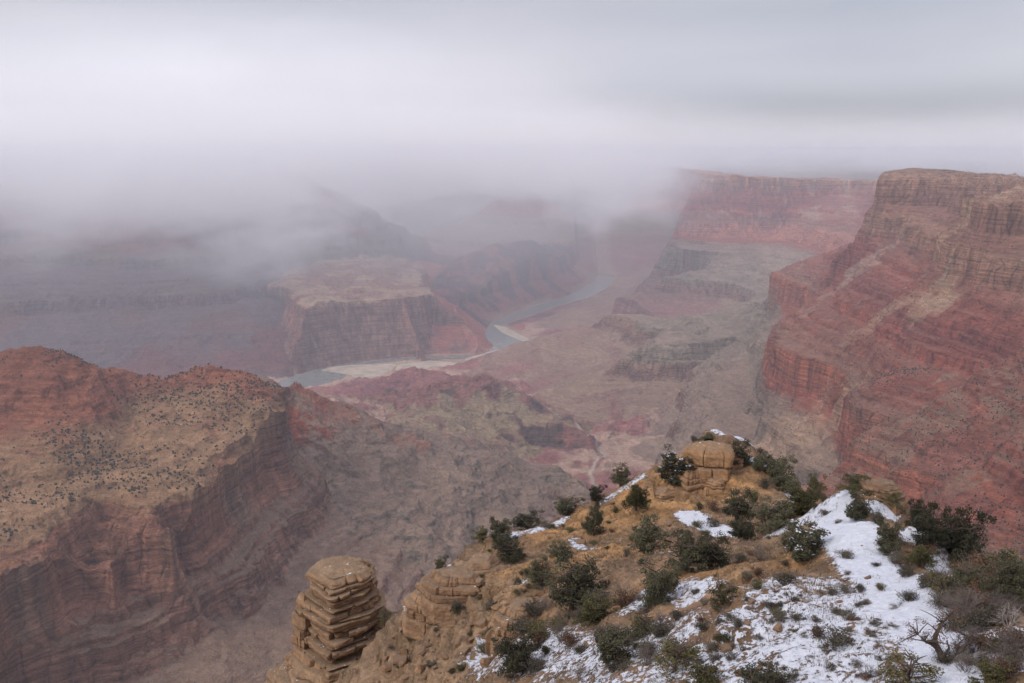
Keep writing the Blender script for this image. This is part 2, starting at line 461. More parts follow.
def f_near_head(x, y):
    c11 = [(a, b) for a, b, c in D((925, 266, 3080), (944, 285, 2950), (975, 330, 2700), (1010, 345, 2550), (1060, 365, 2350), (1200, 400, 2100))] + [(4000, 1500), (4000, 4200), (1800, 3900)]
    cr = [(a, b) for a, b, c in D((962, 210, 3150), (975, 193, 2980), (995, 192, 2850), (1024, 193, 2750), (1100, 195, 2600), (1250, 200, 2400))] + [(3900, 1900), (3900, 4100), (1900, 3800)]
    return nested(x, y, [(1100, c11), (1238, cr)], 1.0, 0.05, 6)

def f_spur(x, y):
    a = 1014 - 0.62 * (1130 - x) - 0.22 * np.maximum(0, 2200 - y) - 0.8 * np.maximum(0, y - 2200)
    a = np.where(x > 1130, 1014 + 0.35 * (x - 1130) - 0.22 * np.maximum(0, 2200 - y) - 0.8 * np.maximum(0, y - 2200), a)
    a = np.minimum(a, 1250)
    b = ridge(x, y, D((1300, 330, 1500), (1150, 380, 1550), (1060, 410, 1600), (1020, 440, 1650), (1000, 480, 1650)), (1.0, 1.0))
    return np.maximum(a, b) - 0.6 * np.maximum(0, 600 - x)

def f_home(x, y):
    r = np.hypot(x, y)
    return 1330 - 0.80 * r

# name, function, profile amount (0 smooth hill .. 1 strata cliffs), warp, kind of rock
FEATS = [
    ('canyon_floor', None, 0, 'dox'),
    ('red_cliff_butte', f_left_butte, 1, 'strata'),
    ('brown_ridge', f_bench_ridge, 0.25, 'bench'),
    ('talus_slope', f_near_slope, 0.75, 'bench'),
    ('middle_hill', f_middle_hill, 0.0, 'hill'),
    ('red_hills', f_red_hills, 0.0, 'dox'),
    ('river_mesa', f_river_mesa, 1, 'mesa'),
    ('dark_hill', f_dark_hill, 0.2, 'shaded_lava'),
    ('far_butte', f_far_butte, 0.8, 'strata'),
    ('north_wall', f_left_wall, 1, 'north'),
    ('palisades_wall', f_palisades, 1, 'strata'),
    ('headland_wall', f_headland, 1, 'strata'),
    ('near_headland', f_near_head, 1, 'strata'),
    ('shrubby_spur', f_spur, 0.45, 'spur'),
    ('rim_slope', f_home, 0.4, 'spur'),
]
STREAM = [at_z(u, v, z) for u, v, z in ((600, 520, 330), (587, 476, 300), (603, 461, 290), (600, 453, 280), (582, 438, 250), (569, 430, 230), (548, 412, 190), (525, 402, 160), (500, 398, 120), (440, 385, 60), (380, 377, 10))]

def heights(x, y):
    r = np.hypot(x, y)
    # wander of every contour: buttresses and alcoves
    wx = fbm(x, y, 900, 1, 11) * 45 + fbm(x, y, 310, 6, 21, 0.60) * 40
    wy = fbm(x, y, 900, 1, 31) * 45 + fbm(x, y, 310, 6, 41, 0.60) * 40
    damp = sstep(800, 4500, r) * 0.60 + 0.40
    rg = ridged(x, y, 75, 3, 151, 0.55)
    X = x + wx * damp + rg * 9; Y = y + wy * damp + ridged(x + 500, y, 75, 3, 161, 0.55) * 9
    gul = ridged(x + wx * 0.7, y + wy * 0.7, 420, 5, 51, 0.5) - 0.45       # -1..1, high on spurs
    gul2 = ridged(x + wx * 0.5, y + wy * 0.5, 130, 4, 57, 0.5) - 0.45
    fine = fbm(x, y, 90, 5, 61, 0.55)
    brk = 0.5 + 0.5 * np.clip(fbm(x, y, 260, 3, 67) * 1.3, -1, 1)
    small = fbm(x, y, 26, 3, 71, 0.55)
    river = river_dist(x, y)
    for bp in BARW + CLEARW:
        river = np.minimum(river, -seg_dist(x, y, bp, True) - 5)
    stream = seg_dist(x + wx * 0.2, y + wy * 0.2, STREAM, False)
    valley = np.minimum(river, stream * 1.0 + 260)
    floor = np.maximum(0, river - 40) * 0.045 + 2
    floor = np.minimum(floor, 160) + 90 * sstep(300, 2500, river) * (0.5 + 0.5 * gul)
    far = sstep(13500, 16500, r)
    floor = floor * (1 - far) + far * (1020 + fbm(x, y, 3000, 3, 3) * 25)
    near = sstep(5200, 3000, r) * 190
    floor = floor + near + fine * 5 * sstep(200, 700, river)
    Zs = [floor]
    for name, fn, pa, kind in FEATS[1:]:
        smooth_hill = pa < 0.45
        if smooth_hill:
            e = fn(x + wx * 0.45, y + wy * 0.45)
        else:
            e = fn(X, Y)
        amp = {'strata': 16, 'spur': 12, 'bench': 34, 'hill': 84, 'dox': 58, 'mesa': 14, 'shaded_lava': 38, 'north': 26}[kind]
        e = e + gul * amp * sstep(-50, 400, e + 100) * (1 - 0.5 * sstep(1150, 1250, e)) + gul2 * (8 if kind in ('strata', 'mesa') else 20) + fine * 7 + small * 2.0
        pk = pa * (1 - 0.35 * brk)
        if name == 'red_cliff_butte':
            pk = pk * (1 - 0.75 * sstep(800, 850, e))
            e = e + (gul * 26 + gul2 * 14) * sstep(792, 850, e)
        if name == 'river_mesa':
            e = e + (gul * 34 + gul2 * 12) * sstep(398, 430, e)
        if name == 'palisades_wall':
            e = e + (gul * 34 + gul2 * 10) * sstep(400, 440, e) * sstep(640, 560, e)
        z = e + (profile(e, (3.0 + 12.0 * sstep(690, 740, e)) if name == 'red_cliff_butte' else 4.0) - e) * pk
        if name == 'palisades_wall':
            z = z + 50 * np.interp(z, [250, 396, 520, 600], [0, 1, 1, 0]) * sstep(6800, 8200, y)
        Zs.append(z)
    Zs = np.array(Zs)
    # nothing stands in the river
    inr = r < 15500
    lift = 1500 * sstep(11500, 15000, r)
    Zs[0] = np.where(inr, np.minimum(Zs[0], -3 + lift + np.maximum(0, river + 4) * 0.5), Zs[0])
    k = np.argmax(Zs, axis=0)
    z = Zs.max(axis=0)
    sl = 0.75 + 2.0 * sstep(-0.082, -0.094, x / np.maximum(y, 1)) * (k == [f[0] for f in FEATS].index('river_mesa'))
    xr = np.interp(y, RYS, RXS)
    east = sstep(0, 90, x - xr) * sstep(6950, 7150, y) * sstep(15000, 13500, y)
    sl = sl + (0.09 - sl) * east
    z = np.where(inr, np.minimum(z, -3 + lift + np.maximum(0, river + 4) * sl + 4 * np.maximum(0, river - 220 - 620 * east)), z)
    z = z - 14 * np.exp(-(stream / 28.0) ** 2) * sstep(0, 60, z)
    return z, k, Zs, dict(gul=gul, fine=fine, small=small, river=river, stream=stream)

def project_v(r, z, az):
    # row of a point at horizontal distance r (straight ahead component r*cos(az))
    yf = r * np.cos(az); dz = z - CZ
    depth = yf * cP - dz * sP
    up_ = yf * sP + dz * cP
    return 341.5 - FPX * up_ / np.maximum(depth, 1)

NAZ, NR = 1500, 1050
azd = np.concatenate([np.linspace(-70, -34, 60, endpoint=False), np.linspace(-34, 34, NAZ), np.linspace(34, 70, 61)[1:]])
az = np.radians(azd)
azc = az[::5]
if len(az) % 5 != 1:
    azc = np.append(azc, az[-1])
rs = np.concatenate([np.linspace(260, 1300, 90, endpoint=False), np.linspace(1300, 5000, 1000, endpoint=False), np.geomspace(5000, 16000, 650, endpoint=False), np.geomspace(16000, 90000, 60)])
AA, RR = np.meshgrid(azc, rs, indexing='ij')
zz, kk, _, _ = heights(RR * np.sin(AA), RR * np.cos(AA))
vv = project_v(RR, zz, AA)
dv = np.diff(vv, axis=1); dr = np.diff(rs)[None, :]
cummin = np.minimum.accumulate(vv, axis=1)
hidden = vv[:, 1:] > cummin[:, :-1] + 4
metric = np.abs(dv) * np.where(hidden, 0.12, 1.0) + dr / 90.0 * np.where(rs[1:] < 16000, 1, 0.02) + 0.02
metric[:, rs[1:] < 1300] *= 0.25
def blur(a, n, ax):
    c = np.cumsum(np.concatenate([np.repeat(np.take(a, [0], ax), n + 1, ax), a, np.repeat(np.take(a, [-1], ax), n, ax)], ax), ax)
    m = a.shape[ax]
    return (np.take(c, range(2 * n + 1, 2 * n + 1 + m), ax) - np.take(c, range(0, m), ax)) / (2 * n + 1)
metric = blur(blur(metric, 2, 1), 2, 0)
cdf = np.concatenate([np.zeros((len(azc), 1)), np.cumsum(metric, axis=1)], axis=1)
cdf /= cdf[:, -1:]
q = np.linspace(0, 1, NR)
rc = np.array([np.interp(q, cdf[i], rs) for i in range(len(azc))])
rc = blur(rc, 2, 0)
Rg = np.empty((len(az), NR))
for j in range(NR):
    Rg[:, j] = np.interp(az, azc, rc[:, j])
AZg = np.repeat(az[:, None], NR, 1)
GX = Rg * np.sin(AZg); GY = Rg * np.cos(AZg)
GZ = np.empty_like(GX); GK = np.empty(GX.shape, np.int32)
COLR = np.empty(GX.shape + (3,), np.float32)

# ---- colours of the beds, by height above the river (linear)
def c(r, g, b):
    return np.array([r, g, b])
BEDS = [(-50, c(.22, .13, .105)), (60, c(.24, .115, .10)), (180, c(.23, .12, .105)), (300, c(.20, .125, .10)), (312, c(.17, .105, .085)), (380, c(.22, .14, .105)), (394, c(.26, .19, .14)), (398, c(.19, .16, .12)),
        (520, c(.20, .168, .13)), (600, c(.22, .17, .13)), (640, c(.21, .135, .105)), (655, c(.25, .092, .062)), (700, c(.29, .112, .075)), (775, c(.30, .115, .072)), (792, c(.24, .13, .095)),
        (850, c(.235, .092, .068)), (900, c(.27, .10, .072)), (960, c(.20, .074, .060)), (1030, c(.24, .09, .068)), (1075, c(.23, .11, .085)), (1092, c(.28, .155, .112)), (1165, c(.32, .19, .135)),
        (1178, c(.24, .13, .098)), (1230, c(.22, .12, .09)), (1290, c(.28, .165, .12)), (1330, c(.30, .19, .14)), (1400, c(.18, .15, .11))]
BZ = np.array([b[0] for b in BEDS]); BC = np.array([b[1] for b in BEDS])
def beds(z):
    return np.stack([np.interp(z, BZ, BC[:, i]) for i in range(3)], -1)
def lerp(a, b, t):
    return a + (b - a) * t[..., None]

def colour(x, y, z, k, Zs, aux, slope):
    n1 = fbm(x, y, 700, 4, 81); n2 = fbm(x, y, 140, 4, 91); n3 = fbm(x, y, 30, 3, 95)
    nz = fbm(x * 0.6 + 50, z * 6.0, 120, 3, 99)
    zt = z + n1 * 10 + n2 * 5
    base = beds(zt)
    steep = sstep(0.55, 1.3, slope)
    out = base.copy()
    # soil on gentle ground: buff on the butte, grey green on the benches
    buff = c(.30, .192, .122) * np.ones_like(base)
    redsoil = c(.25, .112, .076) * np.ones_like(base)
    grey = c(.255, .190, .148) * np.ones_like(base)
    brown = c(.245, .178, .135) * np.ones_like(base)
    K = {f[0]: i for i, f in enumerate(FEATS)}
    kinds = np.array([['dox', 'strata', 'bench', 'hill', 'mesa', 'shaded_lava', 'north', 'spur'].index(f[3]) for f in FEATS])[k]
    # red butte: buff lower slope over the cliff, red cap
    m = (k == K['red_cliff_butte']) & (z > 770)
    t = sstep(838, 880, z + n1 * 22 + n2 * 14)
    col = lerp(lerp(buff, redsoil, sstep(-0.2, 0.9, n2 + n1 * 0.6) * 0.55), redsoil * 1.0, t)
    out[m] = col[m]
    m = (k == K['red_cliff_butte']) & (z <= 770) & (z > 640)
    out[m] = (lerp(c(.255, .135, .095) * np.ones_like(base), c(.22, .15, .11) * np.ones_like(base), sstep(-0.2, 0.8, n2)))[m]
    m = (k == K['red_cliff_butte']) & (z <= 640)
    out[m] = lerp(c(.235, .165, .125) * np.ones_like(base), c(.22, .125, .09) * np.ones_like(base), steep)[m]
    # brown ridge + talus
    m = kinds == 2
    col = lerp(brown, c(.195, .145, .115) * np.ones_like(base), sstep(-0.5, 0.6, n1))
    col = lerp(col, c(.24, .12, .085) * np.ones_like(base), sstep(0.35, 0.8, n2 + n1 * 0.5) * 0.7)
    col = lerp(col, base * 0.85, steep)
    out[m] = col[m]
    # middle hill: olive tan over purple-red
    m = kinds == 3
    col = lerp(c(.25, .19, .13) * np.ones_like(base), c(.20, .10, .085) * np.ones_like(base), sstep(-0.1, 0.45, n2 * 0.8 + n1 * 0.5))
    col = lerp(col, c(.09, .065, .055) * np.ones_like(base), sstep(0.5, 0.75, n2 - n1 * 0.4))
    out[m] = col[m]
    # dox hills / floor: purple red with tan washes
    m = kinds == 0
    col = lerp(c(.225, .105, .095) * np.ones_like(base), c(.33, .23, .18) * np.ones_like(base), sstep(-0.35, 0.35, n1 + n2 * 0.5))
    col = lerp(col, c(.16, .07, .07) * np.ones_like(base), sstep(0.3, 0.7, n2 - n1 * 0.3) * 0.8)
    out[m] = col[m]
    # river mesa: red slopes, brown cliff, tan top
    m = kinds == 4
    col = lerp(c(.27, .11, .09) * np.ones_like(base), c(.19, .12, .095) * np.ones_like(base), sstep(0.9, 1.6, slope))
    col = lerp(col, c(.30, .17, .13) * np.ones_like(base), sstep(.3, .7, n2) * 0.5)
    col = lerp(col, lerp(c(.30, .22, .165) * np.ones_like(base), c(.22, .14, .115) * np.ones_like(base), sstep(-.1, .6, n2 + n1 * .5)), sstep(370, 392, zt))
    out[m] = col[m]
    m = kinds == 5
    col = lerp(c(.075, .055, .055) * np.ones_like(base), c(.20, .10, .09) * np.ones_like(base), sstep(0.0, 0.7, n2 * 0.8 - n1 * 0.5 + 0.2 - (z - 250) / 600))  # dark basalt tone, with cloud shadow put into the colour too
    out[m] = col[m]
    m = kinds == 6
    col = lerp(base * 0.55, c(.10, .08, .08) * np.ones_like(base), sstep(-0.3, 0.4, n1))  # beds darkened: shade of the cloud painted into the rock colour
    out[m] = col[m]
    # spurs under the rim: red soil, paler rubble, ledges
    m = kinds == 7
    col = lerp(c(.235, .105, .08) * np.ones_like(base), c(.24, .165, .12) * np.ones_like(base), sstep(0.0, 0.6, n2 + n1 * 0.7) * 0.75)
    col = lerp(col, base, steep * 0.8)
    out[m] = col[m]
    # strata walls: talus colours the gentler ground
    m = (kinds == 1) & (k != K['red_cliff_butte'])
    tal = lerp(base, c(.25, .15, .115) * np.ones_like(base), sstep(0.7, 0.3, slope) * 0.5 * sstep(640, 800, z))
    tal = lerp(tal, grey * 1.05, sstep(1.0, 0.4, slope) * sstep(660, 600, zt) * sstep(385, 398, z) * (0.45 + 0.4 * sstep(-.4, .5, n1)))
    tal = lerp(tal, c(.25, .18, .13) * np.ones_like(base), sstep(1.1, 0.5, slope) * sstep(385, 330, z) * sstep(-.5, .3, n1) * 0.8)
    tal = lerp(tal, c(.24, .175, .135) * np.ones_like(base), sstep(4700, 4200, y) * sstep(650, 610, zt) * sstep(-.9, .1, n1) * (slope < 1.3))
    # pale scree fans
    tal = lerp(tal, c(.36, .28, .22) * np.ones_like(base), sstep(0.55, 0.8, n2 + n1 * 0.3) * sstep(790, 860, z) * 0.5)
    out[m] = tal[m]
    m = k == K['palisades_wall']
    out[m] = lerp(lerp(out, c(.46, .34, .26) * np.ones_like(base), sstep(1150, 1200, zt) * 0.6 * sstep(-.6, .5, n2)), c(.40, .19, .14) * np.ones_like(base), sstep(660, 690, zt) * sstep(800, 780, zt) * 0.7)[m]
    m = k == K['near_headland']
    out[m] = lerp(out, c(.38, .26, .18) * np.ones_like(base), sstep(-.3, .5, n2) * 0.65)[m]
    # streaks of varnish on cliffs, patches
    st = fbm(x, y, 24, 3, 103)
    out = out * (1 + steep * st * 0.28 + nz * 0.10 + n3 * 0.10)[..., None]
    # stream bed and banks
    out = lerp(out, c(.42, .36, .30) * np.ones_like(base), np.exp(-(aux['stream'] / 9.0) ** 2) * (z < 420) * 0.8)
    out = lerp(out, c(.33, .26, .19) * np.ones_like(base), sstep(70, 20, aux['river']) * sstep(0.9, 0.3, slope) * 0.6)
    # scrub darkening of the plateau top
    out = lerp(out, c(.10, .10, .07) * np.ones_like(base), sstep(0.35, 0.15, slope) * sstep(1300, 1325, z) * 0.5)
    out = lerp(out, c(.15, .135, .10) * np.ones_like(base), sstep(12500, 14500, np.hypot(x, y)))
    lum_ = out.mean(-1, keepdims=True)
    out = (lum_ + (out - lum_) * 1.2) * 1.06
    out = np.where((kinds == 0)[..., None], out * 1.12, out)
    return np.clip(out, 0.01, 0.8)

import os
DEBUG = os.environ.get('DBG')
_pal = np.random.RandomState(3).rand(20, 3)
CH = 120
for i0 in range(0, len(az), CH):
    i1 = min(len(az), i0 + CH)
    a0 = max(0, i0 - 1); a1 = min(len(az), i1 + 1)
    x = GX[a0:a1]; y = GY[a0:a1]
    z, k, Zs, aux = heights(x, y)
    dzr = np.gradient(z, axis=1) / np.maximum(np.gradient(Rg[a0:a1], axis=1), 0.5)
    dza = np.gradient(z, axis=0) / np.maximum(np.gradient(AZg[a0:a1], axis=0) * Rg[a0:a1], 0.5)
    sl = np.hypot(dzr, dza)
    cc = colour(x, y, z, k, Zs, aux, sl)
    if DEBUG:
        cc = _pal[k]
    s = slice(i0 - a0, i0 - a0 + (i1 - i0))
    GZ[i0:i1] = z[s]; GK[i0:i1] = k[s]; COLR[i0:i1] = cc[s]

def raw_mesh(name, verts, quads, mat, attrs=None, smooth=False):
    me = bpy.data.meshes.new(name)
    nv = len(verts); nq = len(quads); kf = quads.shape[1]
    me.vertices.add(nv)
    me.vertices.foreach_set('co', np.ascontiguousarray(verts, np.float32).ravel())
    me.loops.add(nq * kf)
    me.loops.foreach_set('vertex_index', np.ascontiguousarray(quads, np.int32).ravel())
    me.polygons.add(nq)
    me.polygons.foreach_set('loop_start', np.arange(0, nq * kf, kf, dtype=np.int32))
    me.polygons.foreach_set('use_smooth', np.full(nq, smooth))
    me.update(calc_edges=True)
    if attrs:
        for an, av in attrs.items():
            a = me.color_attributes.new(an, 'FLOAT_COLOR', 'POINT')
            full = np.ones((nv, 4), np.float32); full[:, :av.shape[1]] = av
            a.data.foreach_set('color', full.ravel())
    if mat:
        me.materials.append(mat)
    return me
def link(name, me, parent=None):
    o = bpy.data.objects.new(name, me)
    COL.objects.link(o)
    if parent:
        o.parent = parent
    return o
def tag(o, label=None, cat=None, group=None, kind=None):
    if label: o['label'] = label
    if cat: o['category'] = cat
    if group: o['group'] = group
    if kind: o['kind'] = kind
    return o

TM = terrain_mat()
nA = len(az)
idx = np.arange(nA * NR).reshape(nA, NR)
quads = np.stack([idx[:-1, :-1], idx[:-1, 1:], idx[1:, 1:], idx[1:, :-1]], -1).reshape(-1, 4)[:, ::-1]
qk = GK[:-1, :-1].reshape(-1)
V = np.stack([GX, GY, GZ], -1).reshape(-1, 3)
CC = COLR.reshape(-1, 3)
LAB = {
    'canyon_floor': ('purple red canyon floor of low hills beside the river', 'canyon floor'),
    'red_cliff_butte': ('big butte with a red shrub-dotted crown above a brown cliff', 'butte'),
    'brown_ridge': ('bare grey brown ridge running out behind the red butte', 'ridge'),
    'talus_slope': ('brown rubble slope with thin ledges below the butte cliff', 'talus slope'),
    'middle_hill': ('tan and purple hill with dark outcrops beside the pale stream bed', 'hill'),
    'red_hills': ('low purple red hills lying just this side of the river', 'hills'),
    'river_mesa': ('flat topped mesa with a sheer brown cliff over the river', 'mesa'),
    'dark_hill': ('dark blackish hill beyond the mesa where the river bends', 'hill'),
    'far_butte': ('distant butte half lost in the cloud above the river', 'butte'),
    'north_wall': ('dim bluish canyon wall under the low cloud', 'canyon wall'),
    'palisades_wall': ('long far canyon wall with pale rim and pink cliff band', 'canyon wall'),
    'headland_wall': ('highest red headland of stepped cliffs on the skyline', 'headland'),
    'near_headland': ('buff cliffed headland in front of the highest red one', 'headland'),
    'shrubby_spur': ('red spur dotted with dark shrubs behind the snowy knoll', 'spur'),
    'rim_slope': ('steep slope falling from the rim below the viewpoint', 'slope'),
}
for ki, f in enumerate(FEATS):
    sel = np.nonzero(qk == ki)[0]
    if len(sel) == 0:
        continue
    q_ = quads[sel]
    used, inv = np.unique(q_, return_inverse=True)
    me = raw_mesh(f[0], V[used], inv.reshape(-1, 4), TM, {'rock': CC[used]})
    tag(link(f[0], me), LAB[f[0]][0], LAB[f[0]][1], kind='structure')

# ------------------------------------------------------------------ the river and its bars
def smooth_line(P, n):
    P = np.array(P, float); out = []
    for i in range(len(P) - 1):
        p0 = P[max(0, i - 1)]; p1 = P[i]; p2 = P[i + 1]; p3 = P[min(len(P) - 1, i + 2)]
        for t in np.linspace(0, 1, n, endpoint=False):
            out.append(0.5 * ((2 * p1) + (-p0 + p2) * t + (2 * p0 - 5 * p1 + 4 * p2 - p3) * t * t + (-p0 + 3 * p1 - 3 * p2 + p3) * t ** 3))
    out.append(P[-1]); return np.array(out)
m, t, b = new_mat('river_water')
g = N(t, 'ShaderNodeNewGeometry')
wn = noise_node(t, mapping(t, g.outputs['Position'], (0.02, 0.02, 0.02)), 1.0, 4)
L(t, ramp_node(t, wn, [(0.3, (0.12, 0.13, 0.12)), (0.7, (0.17, 0.18, 0.16))]), b.inputs['Base Color'])
b.inputs['Roughness'].default_value = 0.18
b.inputs['Specular IOR Level'].default_value = 0.5
ctr = smooth_line([(p[0], p[1], w_) for p, w_ in zip(RIV, RW)], 8)
tan = np.gradient(ctr[:, :2], axis=0); tan /= np.linalg.norm(tan, axis=1)[:, None]
nor = np.stack([-tan[:, 1], tan[:, 0]], -1)
cols = np.linspace(-1.25, 1.25, 7)
rv = np.array([[(*(ctr[i, :2] + nor[i] * ctr[i, 2] * s_), 0.0) for s_ in cols] for i in range(len(ctr))]).reshape(-1, 3)
ii = np.arange(len(ctr) * 7).reshape(-1, 7)
rq = np.stack([ii[:-1, :-1], ii[:-1, 1:], ii[1:, 1:], ii[1:, :-1]], -1).reshape(-1, 4)
tag(link('river', raw_mesh('river', rv, rq, m)), 'grey green river winding along the canyon floor', 'river', kind='structure')
m, t, b = new_mat('river_sand')
g = N(t, 'ShaderNodeNewGeometry')
wn = noise_node(t, mapping(t, g.outputs['Position'], (0.012, 0.012, 0.02)), 1.0, 6, 0.65)
L(t, ramp_node(t, wn, [(0.38, (0.22, 0.19, 0.14)), (0.52, (0.34, 0.275, 0.21)), (0.75, (0.40, 0.33, 0.25))]), b.inputs['Base Color'])
for bi, (bp, lab) in enumerate(zip(BARW, ('long pale sand bar below the mesa cliff, in the wide green bend', 'low tan flat of sand between the two pale bars', 'short bright sand bar beside the open pool', 'thin gravel bar along the narrows above the pool'))):
    P = smooth_line([(p[0], p[1]) for p in bp + [bp[0]]], 6)[:-1]
    cen = P.mean(0); vs = []; n = len(P)
    for s_, h in ((1.0, -1.5), (0.9, 1.6), (0.6, 3.2), (0.3, 3.8)):
        for p in P:
            q2 = cen + (p - cen) * s_
            vs.append((q2[0], q2[1], h))
    vs.append((cen[0], cen[1], 4.0))
    qs = []
    for k_ in range(3):
        for i in range(n):
            qs.append((k_ * n + i, k_ * n + (i + 1) % n, (k_ + 1) * n + (i + 1) % n, (k_ + 1) * n + i))
    for i in range(n):
        qs.append((3 * n + i, 3 * n + (i + 1) % n, 4 * n, 4 * n))
    me = bpy.data.meshes.new('sand_bar')
    me.from_pydata(vs, [], [q[:3] if q[2] == q[3] else q for q in qs]); me.materials.append(m)
    tag(link('sand_bar', me), lab, 'sand bar', kind='structure')

# ------------------------------------------------------------------ the air: thin haze over everything, and the cloud hanging in the canyon
def box_mesh(name, x0, x1, y0, y1, z0, z1):
    me = bpy.data.meshes.new(name)
    vs = [(x, y, z) for x in (x0, x1) for y in (y0, y1) for z in (z0, z1)]
    me.from_pydata(vs, [], [(0, 1, 3, 2), (4, 6, 7, 5), (0, 4, 5, 1), (2, 3, 7, 6), (0, 2, 6, 4), (1, 5, 7, 3)])
    return me
def vol_mat(name):
    m = bpy.data.materials.new(name); m.use_nodes = True
    t = m.node_tree; t.nodes.clear()
    out = N(t, 'ShaderNodeOutputMaterial'); v = N(t, 'ShaderNodeVolumePrincipled')
    v.inputs['Density'].default_value = 0
    L(t, v.outputs[0], out.inputs['Volume'])
    return m, t, v
HAZE = 4.6e-5
m, t, v = vol_mat('haze_air')
v.inputs['Color'].default_value = (0.86, 0.88, 1.0, 1)
v.inputs['Density'].default_value = HAZE
v.inputs['Anisotropy'].default_value = 0.2
me = box_mesh('haze', -95000, 95000, -3000, 95000, -260, 1470); me.materials.append(m)
tag(link('haze', me), 'thin bluish haze filling the canyon air', 'haze', kind='stuff')

FOGD = 1 / 650.0
m, t, v = vol_mat('cloud_vapour')
v.inputs['Color'].default_value = (0.992, 0.992, 1.0, 1)
v.inputs['Anisotropy'].default_value = 0.3
g = N(t, 'ShaderNodeNewGeometry'); pos = g.outputs['Position']
sp = N(t, 'ShaderNodeSeparateXYZ'); L(t, pos, sp.inputs[0])
fx, fy, fz = sp.outputs
big = noise_node(t, mapping(t, pos, (1 / 1900, 1 / 5200, 1 / 950), (3.3, 1.2, 0.4)), 1.0, 6, 0.6)
def ss(val, a, b_):
    n = N(t, 'ShaderNodeMapRange', interpolation_type='SMOOTHSTEP')
    n.inputs['From Min'].default_value = a; n.inputs['From Max'].default_value = b_
    L(t, val, n.inputs['Value'])
    return n.outputs[0]
nb = math_node(t, 'SUBTRACT', big, 0.5)
base = math_node(t, 'MULTIPLY_ADD', ss(fx, -2800, 100), 620, 330)        # underside climbs towards the east
mid = math_node(t, 'SUBTRACT', noise_node(t, mapping(t, pos, (1 / 620, 1 / 2600, 1 / 360), (0.3, 4.2, 1.4)), 1.0, 5, 0.62), 0.5)
hz = math_node(t, 'SUBTRACT', math_node(t, 'MULTIPLY_ADD', mid, 1100, math_node(t, 'MULTIPLY_ADD', nb, 2300, fz)), base)
d_ = math_node(t, 'MULTIPLY', math_node(t, 'POWER', ss(hz, -60, 560), 1.5), math_node(t, 'MAXIMUM', ss(math_node(t, 'MULTIPLY_ADD', nb, -2500, fx), 1900, 200), math_node(t, 'MULTIPLY', ss(math_node(t, 'MULTIPLY_ADD', nb, 2500, fy), 10800, 13000), math_node(t, 'MULTIPLY', ss(fz, 900, 1300), 0.35))))
d_ = math_node(t, 'MULTIPLY', d_, ss(math_node(t, 'MULTIPLY_ADD', nb, 2500, fy), 6500, 8600))
d_ = math_node(t, 'MULTIPLY', d_, ss(math_node(t, 'MULTIPLY_ADD', nb, 700, fz), 2050, 1250))
low_ = math_node(t, 'MULTIPLY', ss(math_node(t, 'MULTIPLY_ADD', mid, 500, fz), 180, 760), math_node(t, 'MULTIPLY', ss(fx, 1500, -600), ss(math_node(t, 'MULTIPLY_ADD', nb, 1500, fy), 6300, 7400)))
d_ = math_node(t, 'MAXIMUM', d_, math_node(t, 'MULTIPLY', low_, 0.11))
L(t, math_node(t, 'MULTIPLY', d_, FOGD), v.inputs['Density'])
m.cycles.volume_step_rate = 0.14 if hasattr(m, 'cycles') and hasattr(m.cycles, 'volume_step_rate') else 1
me = box_mesh('low_cloud', -16000, 16000, 6000, 17000, 230, 2500); me.materials.append(m)
tag(link('low_cloud', me), 'grey cloud bank lying in the canyon and hiding its far side', 'cloud', kind='stuff')
#@@PART2

# ------------------------------------------------------------------ the near promontory: snowy knoll, orange knoll, rocky flank
FG = [  # (u, v, forward distance): ground of the promontory
 (1024,683,47),(960,683,49),(880,683,51),(800,683,54),(720,683,58),(640,683,64),(570,683,72),(520,683,79),(470,683,90),(430,683,98),(395,683,106),
 (1024,640,53),(960,640,56),(900,620,62),(850,600,67),(800,600,70),(750,600,73),(700,620,71),(640,620,79),(600,620,84),(560,640,84),(500,640,96),(460,640,104),(415,650,112),
 (1000,600,64),(950,580,72),(915,560,80),(880,560,78),(850,560,79),(810,560,82),(780,570,83),(740,560,90),(700,570,90),(650,580,92),(600,580,99),(560,590,101),(520,600,103),(480,600,108),(450,600,113),(420,612,118),
 (905,505,99),(950,548,84),(985,580,72),(1024,600,66),(890,520,96),(860,520,97),(838,512,102),(862,489,107),(840,492,108),(880,492,105),
 (820,512,112),(800,530,106),(775,540,108),(740,535,114),(710,545,110),(680,540,112),(650,545,113),(620,550,115),(590,550,118),(560,560,119),(520,560,121),(480,570,120),(455,575,121),
 (785,500,134),(770,478,142),(745,445,152),(725,440,154),(700,447,153),(690,475,146),(720,500,136),(700,520,126),(665,490,142),(650,505,134),(620,515,130),(640,478,150),(600,498,145),(580,525,133),(560,516,140),(530,528,136),(495,536,133),(465,552,130),(440,575,126),(420,592,124),(400,606,122),
 (385,640,117),(370,683,112),(330,700,116),(300,720,118),
]
fg = [at_d(*p) for p in FG]
